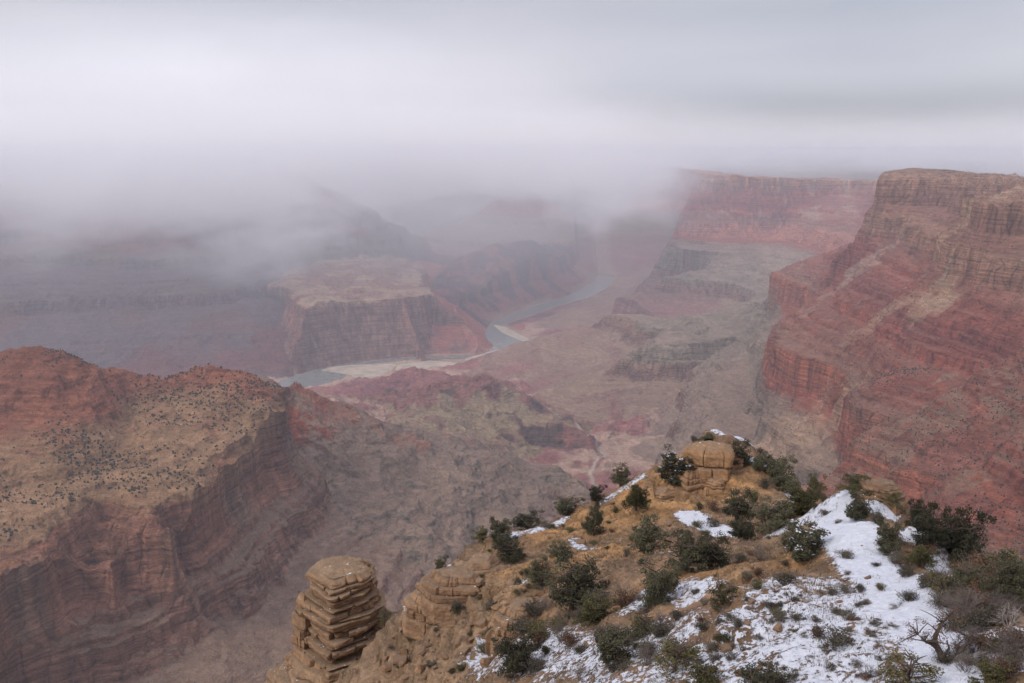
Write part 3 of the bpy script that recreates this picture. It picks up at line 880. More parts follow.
# the ground falls away all round behind the skyline
for (u, v, d, dd, drop) in [(905,505,99,12,13),(950,548,84,12,14),(1024,600,66,12,14),(862,489,107,12,9),(820,512,112,7,0),(770,470,150,14,15),(745,445,152,14,12),(700,447,153,14,14),(640,478,150,12,13),
                            (600,498,145,12,13),(560,516,140,12,14),(495,536,133,12,15),(440,575,126,10,13),(400,606,122,10,14)]:
    x, y, z = at_d(u, v, d)
    k = (d + dd) / d
    if drop:
        fg.append((x * k, y * k, z - drop))
        k = (d + dd * 4.5) / d
        fg.append((x * k, y * k, z - drop * 4.6))
        k = (d + 170) / d
        fg.append((x * k, y * k, z - 175))
for (x, y, z) in [(-42,100,1352),(-60,100,1328),(-50,80,1362),(-40,60,1385),(-90,60,1340),(-120,150,1230),(-60,170,1255),(-30,170,1300),(-200,100,1200),(-30,120,1366),(-45,130,1345),(-24,45,1412),(-30,25,1424),
                  (60,60,1398),(75,75,1388),(80,50,1402),(110,80,1350),(140,60,1340),(200,100,1270),(110,160,1270),(160,200,1190),(40,40,1420),(50,20,1434),(0,36,1422),(20,30,1427),(0,22,1434),(0,12,1440),(0,3,1446.5),(-15,8,1442),(15,8,1443),(-80,10,1400),(90,10,1420),
                  (0,330,1180),(200,300,1100),(-200,300,1100),(-100,300,1130),(100,330,1130),(-320,150,1090),(320,150,1120)]:
    fg.append((x, y, z))
fg = np.array(fg)
def tps_fit(P):
    n = len(P); sc = 100.0
    X = P[:, :2] / sc
    d2 = ((X[:, None] - X[None]) ** 2).sum(-1)
    K = 0.5 * d2 * np.log(d2 + 1e-12) + np.eye(n) * 1e-4
    A = np.zeros((n + 3, n + 3)); A[:n, :n] = K
    A[:n, n] = 1; A[:n, n + 1:] = X; A[n, :n] = 1; A[n + 1:, :n] = X.T
    return X, np.linalg.solve(A, np.concatenate([P[:, 2], np.zeros(3)])), sc
_TX, _TW, _TS = tps_fit(fg)
def tps(x, y):
    x = np.asarray(x, float) / _TS; y = np.asarray(y, float) / _TS
    o = _TW[-3] + _TW[-2] * x + _TW[-1] * y
    for i in range(len(_TX)):
        d2 = (x - _TX[i, 0]) ** 2 + (y - _TX[i, 1]) ** 2
        o = o + _TW[i] * 0.5 * d2 * np.log(d2 + 1e-12)
    return o
def march(u, v, fn, d0=30, d1=200, n=700):
    d = np.linspace(d0, d1, n)
    rx, ry, rz = ray(u, v)
    x = rx / ry * d; y = d; z = CZ + rz / ry * d
    h = fn(x, y)
    hit = np.nonzero(z <= h)[0]
    i = hit[0] if len(hit) else int(np.argmin(z - h))
    return float(x[i]), float(y[i])
def strips(x, y, S_):
    o = np.zeros_like(x)
    for wgt, soft, pts in S_:
        for (x0, y0, w0), (x1, y1, w1) in zip(pts[:-1], pts[1:]):
            dx, dy = x1 - x0, y1 - y0
            t_ = np.clip(((x - x0) * dx + (y - y0) * dy) / (dx * dx + dy * dy + 1e-9), 0, 1)
            d = np.hypot(x - x0 - t_ * dx, y - y0 - t_ * dy) / (w0 + (w1 - w0) * t_)
            o = np.maximum(o, wgt * sstep(1.0 + soft, 1.0 - soft, d))
    return o
def strip(wgt, soft, *uvw):
    pts = []
    for u, v, w_ in uvw:
        a, b_ = march(u, v, tps)
        pts.append((a, b_, w_))
    return (wgt, soft, pts)
SNOW = [
    strip(1.0, .45, (846, 496, 1.4), (838, 508, 1.9), (836, 520, 2.3), (848, 535, 2.6), (862, 552, 2.7), (878, 575, 2.6), (898, 600, 2.5), (916, 628, 2.5), (936, 655, 2.3), (948, 680, 2.1)),
    strip(.86, .5, (836, 512, 2.5), (800, 525, 2.2), (765, 545, 2.2)),
    strip(.74, .5, (865, 600, 5), (830, 640, 6), (800, 680, 6.5)),
    strip(.66, .5, (800, 590, 4), (770, 640, 5), (730, 680, 5)),
    strip(.95, .4, (688, 517, 1.8), (705, 530, 2.2), (724, 541, 1.8)),
    strip(.70, .5, (640, 615, 2.5), (672, 598, 2.5), (702, 606, 2.5)),
    strip(.68, .5, (478, 655, 2.5), (540, 660, 4), (610, 668, 4), (660, 650, 4)),
    strip(.6, .5, (560, 683, 4), (640, 683, 5), (720, 672, 4)),
    strip(.72, .5, (722, 441, 2.0), (752, 446, 2.2), (772, 462, 1.6)),
    strip(.72, .5, (562, 517, 1.3), (530, 530, 1.3), (500, 538, 1.2)), strip(.62, .5, (640, 481, 1.2), (604, 500, 1.2)),
    strip(.75, .5, (450, 568, 1.0), (432, 586, 1.0), (405, 606, 1.5)), strip(.66, .5, (575, 545, 1.0), (590, 555, 1.2)),
    strip(.8, .5, (915, 535, 1.6), (938, 552, 1.6), (970, 588, 1.3)), strip(.66, .5, (990, 640, 2), (1024, 668, 2.5)),
    strip(.8, .5, (868, 495, 2), (884, 508, 2)), strip(.6, .5, (545, 585, 1.0), (515, 597, 1.0)), strip(.75, .5, (700, 480, .6), (790, 485, 1.2), (800, 500, 1.2)),
    strip(.6, .5, (660, 560, 1.5), (700, 560, 2)),
]
ROCK = [
    strip(1, .5, (400, 612, 5), (440, 585, 4), (470, 560, 4), (500, 550, 2.5)), strip(1, .5, (380, 650, 7), (420, 640, 6), (460, 640, 5)), strip(.9, .5, (380, 683, 8), (450, 670, 5)),
    strip(.8, .5, (700, 450, 3), (715, 470, 4)), strip(.6, .5, (730, 590, 3), (760, 610, 3)), strip(.7, .5, (520, 615, 3), (480, 600, 3)), strip(.5, .5, (700, 640, 3), (730, 640, 3)), strip(.7, .5, (865, 488, 1.5), (880, 492, 1.5)),
    strip(.6, .5, (660, 495, 3), (690, 500, 2)),
]
ORANGE = [strip(1, .6, (560, 530, 6), (620, 510, 9), (660, 500, 9), (700, 490, 8), (730, 500, 5)), strip(.8, .6, (520, 590, 6), (600, 560, 7), (650, 560, 5)), strip(.8, .5, (790, 556, 2.5), (840, 548, 2.0)), strip(.6, .6, (700, 590, 5), (760, 600, 4)), strip(.3, .6, (420, 660, 6), (520, 640, 5))]
def fg_height(x, y, full=False):
    x = np.asarray(x, float); y = np.asarray(y, float)
    z = tps(x, y)
    rk = strips(x, y, ROCK)
    out = 1 - strips(x, y, SNOW) * 0.75
    r = np.hypot(x, y)
    far = sstep(170, 260, r)
    wx = fbm(x, y, 7, 3, 201) * 1.2; wy = fbm(x, y, 7, 3, 211) * 1.2
    n = fbm(x, y, 22, 3, 221) * 0.9 + ridged(x + wx, y + wy, 8, 4, 231) * 0.55
    f = fbm(x, y, 2.4, 4, 241, 0.6) * 0.22
    z = z + n * (0.35 + 0.65 * np.clip(out + rk, 0, 1)) + f * (0.3 + 1.6 * rk + 0.9 * out) + ridged(x, y, 3.2, 3, 271) * 0.35 * np.clip(rk + out * 0.5, 0, 1)
    # ledges
    q_ = z + fbm(x, y, 9, 3, 251) * 1.6
    st = 2.1
    fr = q_ / st - np.floor(q_ / st)
    led = (np.floor(q_ / st) + sstep(0.35, 0.75, fr)) * st - q_
    z = z + led * (0.95 * rk + 0.45 * sstep(100, -60, x) * sstep(-60, -40, -np.abs(x)) * 0)
    # steep ground beyond the skyline breaks into big ledges
    z = z + far * (fbm(x, y, 60, 4, 261) * 8)
    if full:
        return z, rk
    return z
def surf(u, v):
    x, y = march(u, v, fg_height)
    return x, y, float(fg_height(np.array([x]), np.array([y]))[0])

faz = np.radians(np.concatenate([np.linspace(-75, -31, 110, endpoint=False), np.linspace(-31, 31, 1250), np.linspace(31, 75, 111)[1:]]))
frs = np.concatenate([np.linspace(1.5, 36, 90, endpoint=False), np.geomspace(36, 185, 1000, endpoint=False), np.geomspace(185, 420, 70)])
FA, FR = np.meshgrid(faz, frs, indexing='ij')
fx_ = FR * np.sin(FA); fy_ = FR * np.cos(FA)
fz_, frk = fg_height(fx_, fy_, True)
fz_ = fz_ + 0.16 * sstep(0.3, 0.9, strips(fx_, fy_, SNOW)) * (1 + 0.8 * fbm(fx_, fy_, 3.5, 3, 333))
gz = np.hypot(np.gradient(fz_, axis=1) / np.gradient(FR, axis=1), np.gradient(fz_, axis=0) / (np.gradient(FA, axis=0) * FR))
sn = strips(fx_, fy_, SNOW); orr = strips(fx_, fy_, ORANGE)
sn = np.clip(sn + 0.10 * sstep(-0.3, 0.6, fbm(fx_, fy_, 14, 3, 301)) * sstep(15, 30, fx_) * sstep(0.9, 0.5, gz), 0, 1)
nA_ = fbm(fx_, fy_, 9, 4, 311); nB_ = fbm(fx_, fy_, 1.6, 3, 321)
shp = fx_.shape + (3,)
gcol = np.empty(shp); gcol[:] = (.215, .135, .080)
gcol = lerp(gcol, np.broadcast_to(c(.36, .195, .080), shp), np.clip(orr * 1.0, 0, 1) * (0.75 + 0.25 * sstep(-.5, .5, nA_)))
gcol = lerp(gcol, np.broadcast_to(c(.16, .105, .075), shp), sstep(0.1, 0.8, nA_ - orr * 0.5) * 0.7)
gcol = lerp(gcol, np.broadcast_to(c(.26, .175, .11), shp), frk * 0.7)
gcol = lerp(gcol, np.broadcast_to(c(.17, .09, .055), shp), frk * sstep(0.0, 0.6, nA_) * 0.6)
gcol = lerp(gcol, np.broadcast_to(c(.24, .14, .10), shp), sstep(180, 280, FR) * 0.9)
gcol *= (0.80 + 0.28 * nB_)[..., None]
def ground_mat():
    m, t, b = new_mat('knoll_ground')
    at = N(t, 'ShaderNodeAttribute', attribute_name='soil'); sa = N(t, 'ShaderNodeAttribute', attribute_name='snow')
    g = N(t, 'ShaderNodeNewGeometry'); pos = g.outputs['Position']
    a = noise_node(t, pos, 1.1, 6, 0.7); f = noise_node(t, pos, 5.0, 4, 0.7)
    sp = N(t, 'ShaderNodeSeparateXYZ'); L(t, g.outputs['True Normal'], sp.inputs[0])
    vor = N(t, 'ShaderNodeTexVoronoi'); vor.inputs['Scale'].default_value = 2.2; L(t, pos, vor.inputs['Vector'])
    mul = math_node(t, 'MULTIPLY', math_node(t, 'MULTIPLY_ADD', a, 1.3, 0.35), math_node(t, 'MULTIPLY_ADD', f, 1.0, 0.5))
    vm = N(t, 'ShaderNodeVectorMath', operation='SCALE'); L(t, at.outputs['Color'], vm.inputs[0]); L(t, mul, vm.inputs['Scale'])
    stone = ramp_node(t, vor.outputs['Distance'], [(0.0, 1.0), (0.20, 1.0), (0.25, 0.0)])
    col = mix_rgb(t, math_node(t, 'MULTIPLY', stone, 0.55), vm.outputs[0], (0.33, 0.25, 0.18))
    n1_ = noise_node(t, pos, 0.55, 7, 0.72)
    n2_ = noise_node(t, pos, 2.6, 5, 0.7)
    ssum = math_node(t, 'ADD', math_node(t, 'MULTIPLY_ADD', n1_, 1.0, -0.5), math_node(t, 'MULTIPLY_ADD', n2_, 1.5, -0.75))
    sf = math_node(t, 'ADD', math_node(t, 'MULTIPLY', sa.outputs['Fac'], 1.02), math_node(t, 'MULTIPLY', ssum, 1.35))
    sf = math_node(t, 'ADD', sf, math_node(t, 'MULTIPLY', math_node(t, 'SUBTRACT', sp.outputs['Z'], 0.8), 0.5))
    sfac = ramp_node(t, sf, [(0.60, 0.0), (0.68, 1.0)])
    snc = ramp_node(t, n2_, [(0.3, (0.46, 0.48, 0.55)), (0.7, (0.62, 0.63, 0.68))])
    L(t, mix_rgb(t, sfac, col, snc), b.inputs['Base Color'])
    h = math_node(t, 'MULTIPLY_ADD', a, 0.5, math_node(t, 'MULTIPLY', f, 0.15))
    h = math_node(t, 'MULTIPLY_ADD', h, math_node(t, 'SUBTRACT', 1.0, math_node(t, 'MULTIPLY', sfac, 0.75)), math_node(t, 'MULTIPLY', math_node(t, 'MULTIPLY_ADD', n1_, 0.9, 0.15), sfac))
    bump(t, b, h, 0.6)
    return m
GM = ground_mat()
fi = np.arange(fx_.size).reshape(fx_.shape)
fq = np.stack([fi[:-1, :-1], fi[:-1, 1:], fi[1:, 1:], fi[1:, :-1]], -1).reshape(-1, 4)[:, ::-1]
me = raw_mesh('promontory', np.stack([fx_, fy_, fz_], -1).reshape(-1, 3), fq, GM, {'soil': gcol.reshape(-1, 3), 'snow': np.repeat(sn.reshape(-1, 1), 3, 1)})
tag(link('promontory', me), 'near rocky promontory of orange earth with patches of snow', 'promontory', kind='structure')
del FA, FR, gz, sn, orr, nA_, nB_, gcol

# ------------------------------------------------------------------ rocks
def rock_mat(name, lo, hi, band=1.4):
    m, t, b = new_mat(name)
    tcn = N(t, 'ShaderNodeTexCoord'); pos = tcn.outputs['Object']
    g = N(t, 'ShaderNodeNewGeometry')
    oi = N(t, 'ShaderNodeObjectInfo')
    a = noise_node(t, pos, 0.8, 7, 0.65); bn = noise_node(t, mapping(t, pos, (0.15, 0.15, band)), 1.0, 5, 0.65)
    f = math_node(t, 'ADD', math_node(t, 'MULTIPLY', a, 0.5), math_node(t, 'MULTIPLY', bn, 0.5))
    f = math_node(t, 'ADD', f, math_node(t, 'MULTIPLY_ADD', oi.outputs['Random'], 0.12, -0.06))
    col = ramp_node(t, f, [(0.33, lo), (0.5, tuple((p + q) / 2 for p, q in zip(lo, hi))), (0.66, hi)])
    dk = noise_node(t, pos, 2.5, 5, 0.7)
    col = mix_rgb(t, ramp_node(t, dk, [(0.55, 0.0), (0.7, 0.6)]), col, (0.06, 0.05, 0.04))
    sp = N(t, 'ShaderNodeSeparateXYZ'); L(t, g.outputs['True Normal'], sp.inputs[0])
    lich = ramp_node(t, math_node(t, 'ADD', math_node(t, 'MULTIPLY', sp.outputs['Z'], 0.6), math_node(t, 'MULTIPLY', dk, 0.9)), [(0.76, 0.0), (1.0, 0.5)])
    col = mix_rgb(t, lich, col, (0.115, 0.095, 0.07))
    sf = math_node(t, 'ADD', math_node(t, 'MULTIPLY', sp.outputs['Z'], 0.55), math_node(t, 'MULTIPLY', noise_node(t, pos, 1.9, 5, 0.75), 1.0))
    col = mix_rgb(t, ramp_node(t, math_node(t, 'MULTIPLY', sf, 0.6), [(0.705, 0.0), (0.72, 1.0)]), col, (0.78, 0.79, 0.83))
    L(t, col, b.inputs['Base Color'])
    bump(t, b, math_node(t, 'MULTIPLY_ADD', bn, 0.6, math_node(t, 'MULTIPLY', dk, 0.35)), 0.35)
    return m
RM_TAN = rock_mat('tan_sandstone', (.115, .062, .038), (.34, .21, .12), 2.2)
RM_ORG = rock_mat('orange_sandstone', (.19, .10, .05), (.38, .23, .125), 1.0)

def rock_tower(name, prof, poly, layers, seed, nth=300, nz=260, mat=None, rough=1.0, aspect=1.0):
    """layered, jointed rock. prof: [(z, radius)], bottom to top; poly: corner angles (deg) with reach; layers: heights of bedding gaps"""
    rr = random.Random(seed)
    th = np.linspace(0, 2 * np.pi, nth, endpoint=False)
    zs = np.linspace(prof[0][0], prof[-1][0], nz)
    PZ_ = np.array([p[0] for p in prof]); PR_ = np.array([p[1] for p in prof])
    pa_ = np.radians([p[0] for p in poly]); pr_ = np.array([p[1] for p in poly])
    px_, py_ = pr_ * np.cos(pa_), pr_ * np.sin(pa_)
    shape = np.full(nth, 9.0)
    for i in range(len(poly)):
        x0, y0 = px_[i], py_[i]; x1, y1 = px_[(i + 1) % len(poly)], py_[(i + 1) % len(poly)]
        den = np.cos(th) * (y1 - y0) - np.sin(th) * (x1 - x0)
        t_ = (x0 * (y1 - y0) - y0 * (x1 - x0)) / np.where(abs(den) < 1e-6, 1e-6, den)
        shape = np.where(t_ > 0, np.minimum(shape, t_), shape)
    T_, Z_ = np.meshgrid(th, zs, indexing='ij')
    lay = np.array(sorted(layers))
    beds_ = []
    for b_ in range(len(lay) + 1):
        an = np.radians([p[0] + rr.uniform(-9, 9) for p in poly]); re_ = np.array([p[1] * rr.uniform(.9, 1.08) for p in poly])
        ex = rr.randrange(len(poly))                      # one broken-off corner
        re_[ex] *= rr.uniform(.82, .95)
        qx, qy = re_ * np.cos(an), re_ * np.sin(an); sh = np.full(nth, 9.0)
        for i in range(len(poly)):
            x0, y0 = qx[i], qy[i]; x1, y1 = qx[(i + 1) % len(poly)], qy[(i + 1) % len(poly)]
            den = np.cos(th) * (y1 - y0) - np.sin(th) * (x1 - x0)
            t_ = (x0 * (y1 - y0) - y0 * (x1 - x0)) / np.where(abs(den) < 1e-6, 1e-6, den)
            sh = np.where(t_ > 0, np.minimum(sh, t_), sh)
        beds_.append(np.minimum(sh, 1.25) * 0.65 + shape * 0.35)
    beds_ = np.array(beds_)
    wob = np.sin(T_ * 2 + seed) * 0.10 + np.sin(T_ * 5 + seed * 2) * 0.05
    li = np.searchsorted(lay, Z_ + wob)
    R_ = np.interp(Z_, PZ_, PR_) * beds_[li, np.arange(nth)[:, None]]
    off = np.array([rr.uniform(-0.06, 0.045) for _ in range(len(lay) + 2)])
    R_ *= 1 + off[li] * rough
    # each bed weathers back towards its base
    zb = np.concatenate([[zs[0]], lay, [zs[-1] + .01]])
    loc = (Z_ + wob - zb[np.clip(li, 0, len(zb) - 1)]) / (zb[np.clip(li + 1, 0, len(zb) - 1)] - zb[np.clip(li, 0, len(zb) - 1)] + 1e-3)
    R_ *= 1 - 0.045 * rough * (1 - np.clip(loc, 0, 1)) ** 2 - 0.045 * rough * np.exp(-(np.minimum(loc, 1 - loc) / 0.05) ** 2)
    # upright joints, different in every bed
    for b_ in range(len(lay) + 1):
        for _ in range(rr.randint(4, 8)):
            a0 = rr.uniform(0, 2 * np.pi); w_ = rr.uniform(0.015, 0.04)
            dd = np.abs((T_ - a0 + np.pi) % (2 * np.pi) - np.pi)
            R_ = np.where(li == b_, R_ * (1 - 0.05 * rough * np.exp(-(dd / w_) ** 2)), R_)
            a1 = a0 + rr.uniform(0.3, 0.9)
            seg = ((T_ - a0) % (2 * np.pi)) < (a1 - a0)
            R_ = np.where((li == b_) & seg, R_ * (1 + rr.uniform(-0.055, 0.04) * rough), R_)
    cx = np.cos(T_) * R_; cy = np.sin(T_) * R_
    n_ = fbm(cx * 1.0 + Z_ * 0.7 + seed, cy * 1.0 - Z_ * 0.9, 2.2, 4, seed, 0.55)
    R_ *= 1 + 0.022 * n_ * rough + 0.012 * ridged(T_ * 9 + Z_ * 0.3, Z_ * 2.2, 1.0, 4, seed + 3)
    R_ *= 1 + 0.02 * ridged(T_ * 4, Z_ * 0.5 + li * 3.1, 1.0, 3, seed + 7)
    cx = np.cos(T_) * R_ * aspect; cy = np.sin(T_) * R_
    v_ = np.stack([cx, cy, Z_ + 0.06 * n_], -1).reshape(-1, 3)
    ii = np.arange(nth * nz).reshape(nth, nz)
    nx_ = np.roll(ii, -1, axis=0)
    q_ = np.stack([ii[:, :-1], nx_[:, :-1], nx_[:, 1:], ii[:, 1:]], -1).reshape(-1, 4)
    # rounded broken top
    rings = 14; vt = []; prev = ii[:, -1]; qs = [q_]; base_n = len(v_)
    for k in range(1, rings):
        f_ = 1 - k / rings
        x_ = cx[:, -1] * f_; y_ = cy[:, -1] * f_
        zz_ = zs[-1] + 0.35 * (1 - f_ ** 2) * PR_[-1] * 0.25 + 0.22 * fbm(x_, y_, 1.6, 3, seed + 9) * min(1, k / 2)
        vt.append(np.stack([x_, y_, zz_], -1))
        cur = base_n + (k - 1) * nth + np.arange(nth)
        qs.append(np.stack([prev, np.roll(prev, -1), np.roll(cur, -1), cur], -1)); prev = cur
    vt.append(np.array([[0, 0, zs[-1] + 0.1 * PR_[-1]]]))
    cidx = base_n + (rings - 1) * nth
    me = bpy.data.meshes.new(name)
    allv = np.concatenate([v_] + vt)
    faces = np.concatenate(qs)
    tri = [(int(prev[i]), int(prev[(i + 1) % nth]), cidx) for i in range(nth)]
    me.from_pydata(allv.tolist(), [], faces.tolist() + tri)
    me.materials.append(mat or RM_TAN)
    return me

hx, hy, hz = at_d(342, 566, 127)
tower = bpy.data.objects.new('rock_tower', None); COL.objects.link(tower)
tower.location = (hx, hy, hz - 12)
tag(tower, 'tall layered tan rock tower standing apart on the left flank', 'rock tower')
me = rock_tower('shaft', [(-1.5, 7.7), (0, 7.3), (1.6, 6.6), (3.0, 6.4), (5.0, 5.8), (6.2, 5.9), (8.5, 5.0), (10.0, 5.2), (11.4, 4.6), (12, 3.7)], [(-97, 1.16), (-45, .90), (-5, .95), (40, .98), (95, .9), (150, 1.0), (190, 1.0), (225, .86)], [0.8, 1.15, 1.9, 2.9, 3.35, 4.2, 5.1, 5.4, 6.5, 6.8, 7.7, 8.0, 8.45, 9.5, 10.3, 10.9], 5, 620, 480, rough=1.9)
link('shaft', me, tower)
me = rock_tower('plinth', [(-26, 17), (-16, 14.5), (-9, 12.5), (-5.5, 11.2), (-4.5, 10.6), (-2.8, 9.6), (-1.2, 8.6), (-0.4, 7.4)], [(-105, 1.05), (-60, .95), (-10, .9), (60, 1.0), (130, .95), (180, 1.0), (225, .97)], [-22, -19, -16, -13.5, -11.2, -9.4, -7.9, -6.8, -5.6, -4.6, -3.6, -2.6, -1.6], 8, 520, 420, rough=1.2)
link('plinth', me, tower)
me = rock_tower('pinnacle', [(-1, 2.6), (2, 2.4), (4.5, 2.0), (6.6, 1.6), (7.8, .8)], [(-90, 1.1), (-20, .9), (40, 1), (120, .95), (190, 1.1)], [.4, 1.9, 3.2, 5.0, 6.2], 12, 200, 200, rough=1.8, aspect=0.9)
o = link('pinnacle', me, tower); o.location = (-5.0, -0.6, 0.6)
me = rock_tower('side_block', [(-5, 6.2), (0, 5.2), (2.0, 4.9), (3.4, 4.0), (4.6, 2.8)], [(-95, 1.05), (-30, 1.0), (40, .95), (110, 1.0), (190, 1.0)], [-3, -2, -1.2, .4, 1.0, 1.6, 2.2, 3.1, 3.8], 14, 260, 240, rough=1.8, aspect=1.25)
o = link('side_block', me, tower); o.location = (8.6, -0.5, 0.2)
me = rock_tower('spur_block', [(-5, 4.4), (0, 3.6), (2.0, 3.0), (3.2, 2.0)], [(-95, 1.05), (-30, 1.0), (40, .95), (110, 1.0), (190, 1.0)], [-3, -1.5, .4, 1.6, 2.4], 19, 220, 200, rough=1.8, aspect=1.3)
o = link('spur_block', me, tower); o.location = (14.0, -2.5, -1.6)

ox, oy, oz = surf(709, 474)
me = rock_tower('rock_outcrop', [(-4, 4.4), (0, 4.0), (1.4, 3.6), (3.4, 3.5), (4.1, 3.2), (4.6, 2.2)], [(-125, 1.1), (-62, 1.05), (-30, .85), (20, 1.15), (75, .9), (120, 1.0), (172, 1.2), (200, .9)], [-.6, 1.5], 27, 300, 240, RM_ORG, 2.4, 1.12)
o = link('rock_outcrop', me); o.location = (ox, oy, oz)
tag(o, 'bulging orange rock outcrop at the top of the orange knoll', 'rock outcrop')
for (u, v, r_, h_, lab, sd_) in [(693, 482, 2.4, 2.4, 'smaller orange rock shoulder leaning on the left foot of the bulging outcrop', 51), (727, 462, 2.2, 2.6, 'broken brown rock behind the right side of the bulging outcrop', 53), (716, 486, 1.6, 1.2, 'low orange ledge at the foot of the bulging outcrop', 55), (455, 592, 3.2, 3.0, 'cracked tan ledge outcrop below the skyline, left of the first junipers', 31), (482, 572, 2.6, 2.2, 'small blocky outcrop under the juniper clump on the left skyline', 33),
                                 (428, 615, 2.6, 3.0, 'broken rock ledge next to the saddle right of the rock tower', 35), (520, 622, 2.8, 2.6, 'grey domed outcrop low on the orange flank', 37),
                                 (880, 492, 2.0, 1.4, 'low snowy outcrop on the crest of the snowy knoll', 39), (660, 497, 2.2, 1.4, 'orange crumbling outcrop under the darkest juniper of the orange knoll', 41)]:
    x, y, z = surf(u, v)
    me = rock_tower('rock_outcrop', [(-2.5, r_ * 1.25), (0, r_ * 1.1), (h_ * .6, r_ * .95), (h_, r_ * .6)], [(-110, 1.05), (-60, .95), (0, 1.1), (70, .95), (150, 1.1), (210, 1.0)], [0.1, h_ * .35, h_ * .7], sd_, 160, 110, RM_ORG if sd_ in (41, 51, 55) else RM_TAN, 1.9, 1.25)
    o = link('rock_outcrop', me); o.location = (x, y, z - h_ * 0.25); o.rotation_euler[2] = sd_ * 0.7
    tag(o, lab, 'rock outcrop')

def boulder_mesh(seed):
    rr = random.Random(seed)
    bm = bmesh.new()
    bmesh.ops.create_cube(bm, size=1.0)
    bmesh.ops.subdivide_edges(bm, edges=bm.edges[:], cuts=5, use_grid_fill=True)
    planes = []
    for _ in range(9):
        n_ = Vector((rr.gauss(0, 1), rr.gauss(0, 1), rr.gauss(0, .8))).normalized()
        planes.append((n_, rr.uniform(0.33, 0.52)))
    for v in bm.verts:
        p = v.co * 1.15
        for n_, d in planes:
            k = p.dot(n_) - d
            if k > 0: p -= n_ * k
        n_ = Vector((math.sin(p.x * 9 + seed), math.sin(p.y * 8 + seed * 2), math.sin(p.z * 11 + seed)))
        v.co = p + n_ * 0.018
    me = bpy.data.meshes.new('boulder'); bm.to_mesh(me); bm.free()
    me.materials.append(RM_TAN)
    return me
BM = [boulder_mesh(s_) for s_ in range(6)]
rb = random.Random(17)
ZB = [((385, 500), (560, 683), 80, 'tan boulder lying on the rocky flank right of the rock tower', 'boulders on the rocky flank', (0.5, 1.9)),
      ((470, 680), (500, 620), 60, 'brown boulder on the open orange slope', 'boulders on the orange slope', (0.3, 1.1)),
      ((700, 790), (590, 680), 26, 'small brown stone poking out of the thin snow', 'stones in the thin snow', (0.25, 0.8)),
      ((800, 960), (540, 680), 22, 'small dark stone in the open snow strip', 'stones in the snow strip', (0.2, 0.5)),
      ((640, 780), (450, 510), 16, 'orange stone on the crown of the orange knoll', 'stones of the orange knoll', (0.3, 1.0))]
for (u0, u1), (v0, v1), n_, lab, grp, (s0, s1) in ZB:
    for _ in range(n_):
        u = rb.uniform(u0, u1); v = rb.uniform(v0, v1)
        if u < 500 and v < 720 - (u - 300) * 0.95: continue
        x, y, z = surf(u, v)
        if y > 165: continue
        o = link('boulder', rb.choice(BM)); s_ = s0 + (s1 - s0) * rb.random() ** 2
        o.location = (x, y, z + s_ * 0.12); o.scale = (s_ * rb.uniform(.8, 1.4), s_ * rb.uniform(.8, 1.3), s_ * rb.uniform(.5, .9))
        o.rotation_euler = (rb.uniform(-.3, .3), rb.uniform(-.3, .3), rb.uniform(0, 6.3))
        tag(o, lab, 'boulder', grp)

# ------------------------------------------------------------------ plants
def leaf_mat(name, lo, hi, rnd=0.35):
    m, t, b = new_mat(name)
    tcn = N(t, 'ShaderNodeTexCoord'); oi = N(t, 'ShaderNodeObjectInfo')
    a = noise_node(t, tcn.outputs['Object'], 1.6, 5, 0.7)
    a2 = noise_node(t, tcn.outputs['Object'], 11.0, 2, 0.6)
    f = math_node(t, 'ADD', math_node(t, 'MULTIPLY', a, 0.6), math_node(t, 'MULTIPLY', a2, 0.4))
    f = math_node(t, 'ADD', f, math_node(t, 'MULTIPLY_ADD', oi.outputs['Random'], rnd, -rnd / 2))
    L(t, ramp_node(t, f, [(0.32, lo), (0.68, hi)]), b.inputs['Base Color'])
    b.inputs['Roughness'].default_value = 0.8
    return m
def flat_mat(name, col, rough=0.9):
    m, t, b = new_mat(name)
    tcn = N(t, 'ShaderNodeTexCoord')
    a = noise_node(t, tcn.outputs['Object'], 4.0, 4, 0.7)
    L(t, ramp_node(t, a, [(0.3, tuple(k * .6 for k in col)), (0.7, tuple(k * 1.3 for k in col))]), b.inputs['Base Color'])
    b.inputs['Roughness'].default_value = rough
    return m
M_JUN = leaf_mat('juniper_green', (.032, .032, .019), (.118, .110, .064))
M_OLV = leaf_mat('olive_green', (.050, .048, .020), (.125, .110, .050))
M_SAGE = leaf_mat('sage_grey', (.055, .048, .036), (.140, .120, .090))
M_RUST = leaf_mat('rusty_scrub', (.075, .040, .024), (.160, .095, .060))
M_BARK = flat_mat('bark', (.085, .062, .050))
M_TWIG = flat_mat('bare_twig', (.13, .105, .095))
M_PALE = flat_mat('pale_twig', (.30, .26, .24))
M_SNOWB = flat_mat('crown_snow', (.50, .51, .55))

